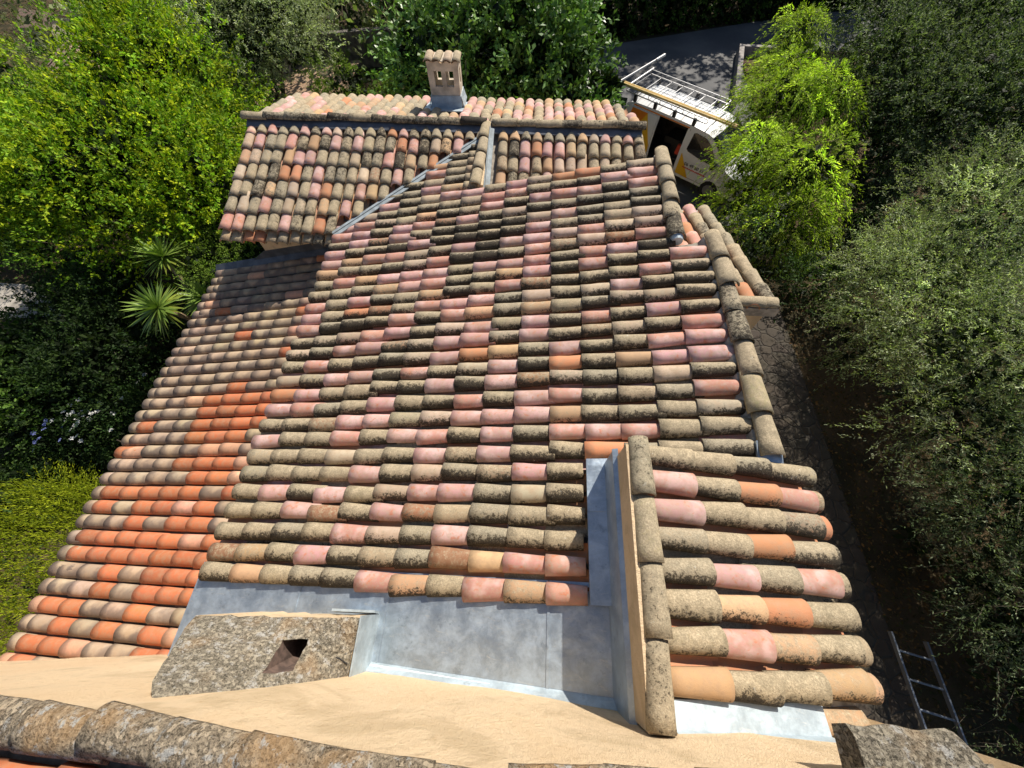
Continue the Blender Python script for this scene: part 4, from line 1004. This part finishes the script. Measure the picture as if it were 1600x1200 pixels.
# left: sunlit yellow-green tree
tree('broadleaf_tree', 'big sunlit yellow-green broadleaf tree left of the tiled wing', 'tree', g0(-9.6, 8.2),
     [((-9.9, 8.9, -6.1), (2.5, 2.1, 1.7)), ((-7.7, 8.3, -6.5), (1.4, 1.4, 1.3)), ((-11.9, 9.6, -6.2), (1.7, 1.9, 1.5)), ((-12.9, 8.5, -6.6), (1.4, 1.2, 1.1)), ((-10.2, 11.4, -5.6), (1.7, 1.8, 1.6)), ((-10.9, 12.6, -5.0), (.9, 1.0, 1.3))],
     9500, 13, .42, .085, .048, 'yel', .16, droop=.15, up=.45, nt_=900, tr=.005)
tree('young_tree', 'slender yellowish young tree rising at the top left edge', 'tree', g0(-15.5, 12.2),
     [((-16.2, 12.4, -6.2), (.9, .9, 1.1)), ((-16.4, 11.0, -7.2), (1.1, 1.1, 1.0))], 800, 12, .4, .085, .045, 'yel', .09, droop=.15, up=.5)
tree('olive_tree', 'grey-green olive tree with dark shaded underside beyond the yellow-green tree', 'tree', g0(-9.0, 15.0),
     [((-9.6, 15.6, -5.6), (1.8, 1.9, 1.6)), ((-8.5, 16.2, -5.7), (1.2, 1.2, 1.3)), ((-11.2, 16.6, -5.4), (1.7, 1.7, 1.5)), ((-9.9, 14.9, -6.8), (1.1, 1.0, 1.0))],
     5200, 14, .40, .075, .022, 'silver', .15, droop=.1, up=.3, nt_=300)
tree('olive_tree', 'pale grey olive tree behind the yellow-green tree at the top left', 'tree', g0(-14.5, 18.5),
     [((-14.3, 18.6, -5.9), (2.2, 2.0, 1.6)), ((-16.6, 19.6, -6.4), (1.7, 1.7, 1.4))], 2600, 12, .4, .085, .026, 'silver', .15, droop=.1)
tree('upright_shrub', 'upright dark green shrub between the yellow tree and wing roof corner', 'shrub', g0(-8.7, 11.7),
     [((-9.2, 12.8, -6.6), (.7, .7, .9)), ((-9.9, 13.2, -6.8), (.6, .6, .8)), ((-8.5, 12.2, -7.0), (.5, .5, .8))], 700, 14, .5, .06, .022, 'green', .05, droop=-.1, up=1.6, spread=.5)
tree('fig_tree', 'large-leaved glossy green tree behind the chimney', 'tree', g0(-1.2, 15.8),
     [((-1.2, 15.4, -6.2), (2.6, 2.3, 2.0)), ((.55, 15.1, -6.5), (1.55, 1.6, 1.5)), ((-3.4, 15.6, -6.6), (1.5, 1.7, 1.6)), ((-.4, 17.0, -5.2), (2.2, 1.8, 1.5)), ((.2, 13.6, -7.3), (1.5, 1.2, 1.2)), ((-2.3, 13.8, -7.3), (1.2, 1.2, 1.2))],
     4200, 9, .34, .17, .095, 'fig', .17, mat=M_GLOSS, droop=.2, up=.5, jitter=.05, nt_=400, tr=.007)
tree('fig_sapling', 'small leafy sapling between the large-leaved tree and the van', 'shrub', g0(2.1, 15.3),
     [((2.1, 15.3, -7.2), (.55, .55, .5)), ((1.8, 14.9, -7.8), (.5, .4, .5))], 130, 8, .28, .16, .09, 'fig', .04, mat=M_GLOSS, droop=.2, up=.6)
for x, y, z, rr, lab in ((-6.6, 23.6, -6.2, 1.7, 'dark conifer above the retaining wall, left one'), (-4.3, 21.2, -6.2, 1.7, 'dark conifer above the retaining wall, between its neighbour and the large-leaved tree'), (-10.3, 26.5, -5.6, 2.2, 'dark conifer farthest behind the retaining wall')):
    tree('conifer', lab, 'tree', g0(x, y), [((x, y, z), (rr, rr, 2.4)), ((x+.2, y-.2, z-2.0), (rr*1.05, rr, 1.4))], 1700, 12, .42, .06, .03, 'dark', .14, droop=.5, up=.1, group='dark conifers')
tree('low_shrub', 'rounded sunlit light green shrub behind the wing roof, wider one', 'shrub', g0(-7.3, 16.4), [((-7.3, 16.3, -7.6), (1.0, .8, .75)), ((-6.3, 15.9, -7.9), (.8, .7, .6)), ((-7.0, 16.0, -8.5), (1.1, .8, .8))], 700, 12, .25, .07, .04, 'lime', .04, up=.8)
tree('low_shrub', 'small sunlit shrub just left of the chimney', 'shrub', g0(-5.3, 16.8), [((-5.35, 16.8, -7.9), (.5, .45, .7)), ((-5.3, 16.8, -8.7), (.6, .5, .6))], 300, 12, .25, .07, .04, 'lime', .04, up=.8)
# hedges
def hedge(name, label, c, r, n_tw, pal, ll=.05, lw=.03, tl_=.18, per=12, rz=0, **k):
    root = empty(name, (c[0], c[1], c[2]-r[2]), label, 'hedge', rz)
    V, F, A, tw = twigs([((0, 0, r[2]), r)], n_tw, per, tl_, ll, lw, pal, box=True, **k)
    V2, F2, A2, _ = twigs([((0, 0, r[2]*.95), (r[0]*.96, r[1]*.8, r[2]*.93))], int(n_tw*.5), 6, .2, max(.12, ll*2.5), max(.09, ll*1.8), 'core', box=True, jitter=.05)  # inner leaves, the hedge's inside shade put into their dark colour
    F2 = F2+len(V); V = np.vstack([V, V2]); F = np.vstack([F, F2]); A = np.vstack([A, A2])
    mk('crown', V, F, M_LEAF, root, {'A': A}, local=True)
    mb = MB()
    for i in range(int(r[0]*2)+2):
        x = -r[0]*.9+i*(r[0]*1.8)/(int(r[0]*2)+1); y = rng.normal(0, r[1]*.2)
        mb.tube([(x, y, 0), (x+.05, y, r[2]), (x, y+.1, r[2]*1.8)], [.05, .035, .012], 6)
        for s in (-1, 1): mb.tube([(x, y, r[2]*.7), (x+s*.25, y+s*r[1]*.5, r[2]*1.5)], [.025, .008], 5)
    mb.build('stem', M_BARK, root, local=True)
    return root
hedge('clipped_hedge', 'tall dark clipped hedge along the far side of the asphalt road', (8.6, 28.2, -7.7), (9.5, .9, 1.9), 9000, 'green', .13, .09, .25, rz=math.atan2(4.0, 12.5), up=.2)
hedge('clipped_hedge', 'small-leaved clipped hedge beside the corner of the lower left roof', (-6.6, 6.65, -7.65), (.8, 1.1, 1.5), 1900, 'lime', .035, .022, .10, per=11, up=.4)
# yellow green conifer hedge at the left
root = empty('thuja_hedge', (-7.45, -.6, -9.5), 'yellow-green feathery conifer hedge at the lower left beside the orange tiled roof', 'hedge')
V, F, A, tw = twigs([((-7.40, -1.1, -8.2), (.80, 2.4, 1.6))], 4200, 16, .42, .055, .012, 'thuja', box=True, spread=.45, up=.9, droop=-.1, jitter=.014)
mk('crown', V, F, M_LEAF, root, {'A': A}); mb = MB()
for y in np.arange(-2, 2.4, .7): mb.tube([(-7.45, y, -9.5), (-7.45, y, -6.9)], [.05, .01], 6)
mb.build('stem', M_BARK, root)
# left garden
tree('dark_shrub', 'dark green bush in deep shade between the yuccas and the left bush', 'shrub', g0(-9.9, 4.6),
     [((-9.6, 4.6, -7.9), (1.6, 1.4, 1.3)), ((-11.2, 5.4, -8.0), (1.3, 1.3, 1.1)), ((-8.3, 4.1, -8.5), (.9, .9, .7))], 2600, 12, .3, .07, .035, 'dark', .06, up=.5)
tree('leafy_bush', 'rounded leafy bush by the grey path at the left edge', 'shrub', g0(-12.6, 4.4),
     [((-12.9, 4.5, -8.5), (1.2, 1.0, .85)), ((-11.9, 3.3, -8.8), (1.0, .9, .7))], 1500, 10, .3, .09, .06, 'green', .05, up=.5)
tree('leafy_bush', 'bush in the dark corner above the yellow-green hedge at the left edge', 'shrub', g0(-12.0, 1.1),
     [((-12.0, 1.2, -8.7), (1.4, 1.0, .8)), ((-10.6, 1.9, -9.0), (.8, .7, .5)), ((-11.5, -.6, -8.8), (1.2, 1.0, .8))], 1100, 10, .3, .08, .05, 'dark', .05, up=.5)
tree('low_dark_bush', 'low dark bush behind the grey slab at the left edge', 'shrub', g0(-15.0, 9.0),
     [((-15.0, 9.2, -9.0), (1.8, 1.0, .6)), ((-12.9, 8.0, -9.0), (1.2, .9, .6)), ((-17.2, 9.8, -8.8), (1.5, 1.2, .8))], 1200, 10, .3, .08, .05, 'green', .05, up=.5)
def flower_bush(name, label, lobes, n, pal, fl, npet=6):
    c0 = lobes[0][0]; root = tree(name, label, 'flowering shrub', g0(c0[0], c0[1]), lobes, n, 10, .25, .06, .03, 'dark', .04, up=.6)
    for (x, y, z) in fl:
        V = []; F = []
        c = np.array([x, y, z]); n_ = unit(np.array([rng.normal(0, .3), rng.normal(0, .3), 1.])); u = unit(np.cross(n_, [1, 0, .1])); v = np.cross(n_, u)
        for k in range(npet):
            a = 2*pi*k/npet; d = u*cos(a)+v*sin(a); s = np.cross(n_, d); b = len(V); R_ = .058
            V += [c, c+d*R_*.6+s*R_*.32+n_*.012, c+d*R_+n_*.005, c+d*R_*.6-s*R_*.32+n_*.012]; F.append((b, b+1, b+2, b+3))
        V = np.array(V); mk('flower', V, np.array(F), M_PETAL, root, {'A': np.tile(np.array(GR[pal][0]), (len(V), 1))})
    return root
fl = [(-9.95+rng.normal(0, .28), 3.1+rng.normal(0, .28), -8.12+rng.normal(0, .06)) for _ in range(26)]+[(-8.75, 4.1, -7.9), (-8.8, 3.9, -7.9), (-9.0, 3.5, -7.95), (-9.0, 2.8, -8.1)]
flower_bush('white_flower_bush', 'bush dotted with white flowers beside the left roof eave', [((-9.8, 3.0, -8.8), (.9, .7, .5)), ((-9.1, 2.7, -8.9), (.6, .6, .45))], 420, 'white', fl)
fl = [(-10.75+rng.normal(0, .22), 2.7+rng.normal(0, .18), -8.38+rng.normal(0, .05)) for _ in range(9)]
flower_bush('blue_flower_bush', 'bush with a few blue flowers beside the white flower bush', [((-10.7, 2.7, -8.95), (.6, .5, .4))], 200, 'blue', fl)
# yucca with three heads
yr_ = empty('yucca', (-7.5, 5.3, -9.5), 'yucca with three spiky leaf heads beside the upper left roof corner', 'yucca')
heads = [((-8.0, 6.15, -6.25), (-.25, .15, 1)), ((-7.55, 4.85, -6.35), (-.3, -.25, 1)), ((-7.1, 5.5, -6.75), (.1, -.1, 1))]
mb = MB(); mb.tube([(-7.5, 5.3, -9.5), (-7.5, 5.35, -8.4), (-7.4, 5.4, -7.6)], [.13, .10, .09], 9)
for (h, d) in heads: mb.tube([(-7.4, 5.4, -7.75), ((-7.4+h[0])/2, (5.4+h[1])/2, (-7.6+h[2])/2-.1), (h[0], h[1], h[2]-.02)], [.08, .06, .045], 8)
mb.build('trunk', plain('yucca_bark', (.28, .20, .12), .9, 0, 15, .4, 20, .8), yr_)
for (h, d) in heads:
    V = []; F = []; A = []; h = np.array(h); d = unit(np.array(d, float)); u = unit(np.cross(d, [1, 0, 0.])); v = np.cross(d, u)
    for k in range(110):
        ph = k*2.39996; el = 1.35-1.75*((k/110)**.75)+rng.normal(0, .08); L = rng.uniform(.48, .68)*(1 if el < 1.1 else .8)
        out = u*cos(ph)+v*sin(ph); dr = unit(out*cos(el)+d*sin(el)); sdv = unit(np.cross(dr, d)); w_ = rng.uniform(.017, .024)*1.2
        sg = rng.uniform(.05, .16); b = len(V); col = np.array(GR['green'][rng.integers(4)])*1.2+np.array([.12, .15, .03])
        if el < -.1: col = col*.8+np.array([.08, .05, 0])
        for t_, wf in ((0, .9), (.35, 1.15), (.7, .8), (1, .02)):
            c = h+dr*L*t_-np.array([0, 0, sg*t_*t_*L]); V += [c-sdv*w_*wf, c+sdv*w_*wf]; A += [col*(1.1-.2*t_)]*2
        F += [(b, b+1, b+3, b+2), (b+2, b+3, b+5, b+4), (b+4, b+5, b+7, b+6)]
    mk('leaf_head', V, np.array(F), M_GLOSS, yr_, {'A': np.array(A)})
# right side: feathery pepper tree, olives
tree('pepper_tree', 'bright lime-green feathery weeping tree in front of the van', 'tree', g0(6.6, 9.8),
     [((7.0, 14.2, -5.2), (.55, .7, .7)), ((6.6, 12.8, -5.4), (.65, .8, .7)), ((6.0, 11.2, -5.4), (.85, 1.0, .8)), ((5.35, 9.5, -5.7), (.65, .75, .7)), ((5.9, 8.6, -5.6), (1.0, .9, .8)), ((5.45, 7.6, -6.1), (.7, .65, .7)), ((7.0, 11.3, -5.3), (.6, .8, .8)), ((4.85, 8.8, -6.3), (.35, .45, .45))],
     2700, 26, .62, .075, .018, 'pep', .11, droop=.95, up=.1, spread=.38, jitter=.018, nt_=900, tr=.004, shell=.3, core=.45, cn=.10, clump=.11, per_cl=9, bright=.4)
tree('olive_tree', 'tall dark olive tree behind the feathery tree at the top right', 'tree', g0(9.2, 9.6),
     [((8.4, 12.0, -5.2), (1.4, 1.5, 1.3)), ((10.0, 12.4, -4.9), (1.8, 1.8, 1.6)), ((9.7, 9.9, -5.0), (1.7, 1.6, 1.3)), ((11.6, 10.4, -4.8), (1.8, 1.8, 1.5)), ((8.2, 10.3, -6.2), (1.2, 1.2, 1.2)), ((9.8, 14.6, -4.6), (1.8, 1.8, 1.6)), ((12.6, 13.2, -4.2), (2.0, 2, 1.8))],
     9000, 14, .36, .065, .026, 'olived', .17, droop=.15, nt_=600)
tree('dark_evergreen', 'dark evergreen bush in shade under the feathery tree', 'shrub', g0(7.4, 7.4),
     [((7.9, 8.0, -6.9), (1.3, 1.2, 1.1)), ((4.6, 7.0, -6.3), (.8, .8, .8)), ((5.7, 5.9, -6.2), (.6, .6, .6)), ((6.9, 6.6, -6.9), (1.0, 1.0, .7)), ((9.2, 7.2, -6.8), (1.2, 1.2, 1.0))], 2500, 12, .3, .06, .03, 'dark', .07, droop=.2)  # lobe nearest the porch is added to throw shade on the stone path
tree('olive_tree', 'near olive tree with sunlit silvery sprays at the right edge', 'tree', g0(7.0, 3.0),
     [((7.5, 6.1, -4.5), (1.1, 1.1, .8)), ((6.45, 4.8, -4.9), (1.15, 1.15, .8)), ((6.4, 3.4, -4.7), (1.15, 1.1, .8)), ((6.05, 2.5, -5.1), (.85, .85, .65)), ((5.75, 4.3, -5.6), (.5, .6, .45))],
     6000, 17, .36, .048, .0125, 'olive', .13, droop=.18, up=.25, spread=.9, jitter=.012, nt_=3200, tr=.0024, shell=.4, core=.6, cn=.05, clump=.17, per_cl=22, bright=.35)
tree('shaded_olive', 'olive bush with shade put into its leaf colour, low at the right edge above the ladder', 'shrub', g0(6.6, 1.0),
     [((6.1, 1.5, -5.1), (.9, .85, .65)), ((6.0, .3, -5.4), (.75, .75, .5)), ((6.9, .9, -4.9), (.9, .9, .7))],  # darker leaf palette than the near olive, shade put into the colour
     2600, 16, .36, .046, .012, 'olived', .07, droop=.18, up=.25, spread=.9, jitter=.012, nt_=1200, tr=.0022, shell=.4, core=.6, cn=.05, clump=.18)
tree('olive_sapling', 'dark thin bush behind the ladder at the lower right', 'shrub', g0(6.4, -.6),
     [((6.5, -.4, -5.8), (.8, .9, .6)), ((6.1, .9, -6.0), (.5, .6, .4)), ((7.2, .6, -5.6), (.8, .8, .6))], 700, 12, .33, .04, .011, 'olived', .05, droop=.15, nt_=500, tr=.002)
# ground cover on the right bank
n = 26000; xx = rng.uniform(5.1, 10, n); yy = rng.uniform(-3, 10, n); zc = tz(xx, yy)
P = np.stack([xx, yy, zc+rng.uniform(0, .06, n)], 1); ax = unit(rng.normal(size=(n, 3))*np.array([1, 1, .35])); sdv = unit(np.cross(ax, rng.normal(0, .4, (n, 3))+[0, 0, 1])); L = rng.uniform(.025, .07, (n, 1))
V = np.stack([P, P+ax*L*.5+sdv*L*.25, P+ax*L, P+ax*L*.5-sdv*L*.25], 1).reshape(-1, 3); pl = np.array(GR['dry']); A = np.repeat(pl[rng.integers(0, 3, n)]*np.exp(rng.normal(0, .3, (n, 1))), 4, 0)
tag(mk('leaf_litter', V, np.arange(len(V)).reshape(-1, 4), M_LEAF, attrs={'A': A}), 'dry brown leaf litter on the bank right of the stone path', 'leaf litter', kind='stuff')

# ------------------------------------------------------------------ far valley: houses and woodland
M_FW = plain('cream_render', (.62, .52, .40), .9, 0, 1, .1); M_FT = plain('old_roof_tiles', (.27, .18, .13), .9, 0, 3, .35)
def far_house(name, label, c, sx, sy, h, rz, gb=1.4):
    zb = float(tz(c[0], c[1]))-.5; root = empty(name, (c[0], c[1], zb), label, 'house', rz)
    mb = MB(); mb.box((-sx/2, -sy/2, 0), (sx/2, sy/2, h)); mb.add([(-sx/2, -sy/2, h), (-sx/2, sy/2, h), (-sx/2, 0, h+gb)], [(0, 1, 2)]); mb.add([(sx/2, -sy/2, h), (sx/2, sy/2, h), (sx/2, 0, h+gb)], [(0, 2, 1)]); mb.build('wall', M_FW, root, local=True)
    mb = MB()
    for s in (-1, 1):
        for k in range(int(sx/.5)):
            x = -sx/2-.3+k*(sx+.6)/int(sx/.5); w_ = (sx+.6)/int(sx/.5)
            mb.prism([(x, s*(sy/2+.4), h-.25), (x+w_*.98, s*(sy/2+.4), h-.25), (x+w_*.98, 0, h+gb+.1), (x, 0, h+gb+.1)], (0, 0, .16+.05*(k % 2)))
    mb.build('roof', M_FT, root, local=True)
    for x in (-sx*.28, sx*.05, sx*.3):
        for s in (-1, 1): mb = MB(); mb.box((x-.5, s*sy/2-.04, h*.35), (x+.5, s*sy/2+.04, h*.75)); mb.build('window', M_DARK, root, local=True)
far_house('far_house', 'cream gabled house with brown tiled roof far off at the top left corner', (-88, 85), 6.5, 5, 3.4, R(-12), 1.2)
far_house('far_house', 'pale distant house glimpsed at the top edge left of the olive trees', (-66, 88), 8, 5, 3.4, R(20))
far_house('garden_shed', 'small tiled shed roof half hidden by the yellow-green leaves', (-27.5, 26.8), 3.6, 3.0, 2.0, R(120), .5)
# distant woodland
lob = []
for _ in range(420):
    a = rng.uniform(R(20), R(88)); d = 24+160*rng.uniform()**1.3; x, y = -d*sin(a), d*cos(a)
    if abs(x+88) < 12 and abs(y-85) < 12 or abs(x+66) < 10 and abs(y-88) < 10 or (abs(x+27.5) < 4 and abs(y-26.8) < 4): continue
    s = rng.uniform(1.6, 3.2)*(1+d/90)
    if y < 21 and x > -24: continue
    if abs(x/y+1.04) < .05 and d < 112: continue
    if d < 60 and abs(x/y+1.02) < .14: s *= .35
    lob.append(((x, y, float(tz(x, y))+s*.7), (s, s, s*.9)))
V, F, A, tw = twigs(lob, 24000, 8, .8, .30, .20, 'wood', jitter=.2, up=.3, clump=.2, bright=.35)
tag(mk('woodland', V, F, M_LEAF, attrs={'A': A}), 'far-off green woodland covering the valley at the top left', 'woodland', kind='stuff')
lob = [((x, y, float(tz(x, y))+s*.9), (s, s, s*1.1)) for x, y, s in ((-3.5, 28, 2.8), (2, 31, 3.2), (8, 33, 3.2), (14, 34, 3.2), (20, 34, 3.5), (-10, 29, 3), (16, 20, 2.4), (14, 16.5, 2.2), (19, 24, 3), (17, 12, 2.5), (15, 8, 2.2), (-16, 24, 2.6))]+[((x, y, -1.5), (2.6, 2.2, 8.)) for x, y in ((6, 32), (9, 32.5), (12, 33), (16, 33), (20, 34), (24, 35), (3, 32))]  # tall lobes at the end are added, unseen, to shade the road
V, F, A, tw = twigs(lob, 9000, 8, .6, .24, .15, 'dark', up=.3, low=-1.2, shell=.3)
tag(mk('thicket', V, F, M_LEAF, attrs={'A': A}), 'dark thicket closing the view behind the hedge and right-hand trees, with added unseen tall trees shading the road', 'thicket', kind='stuff')
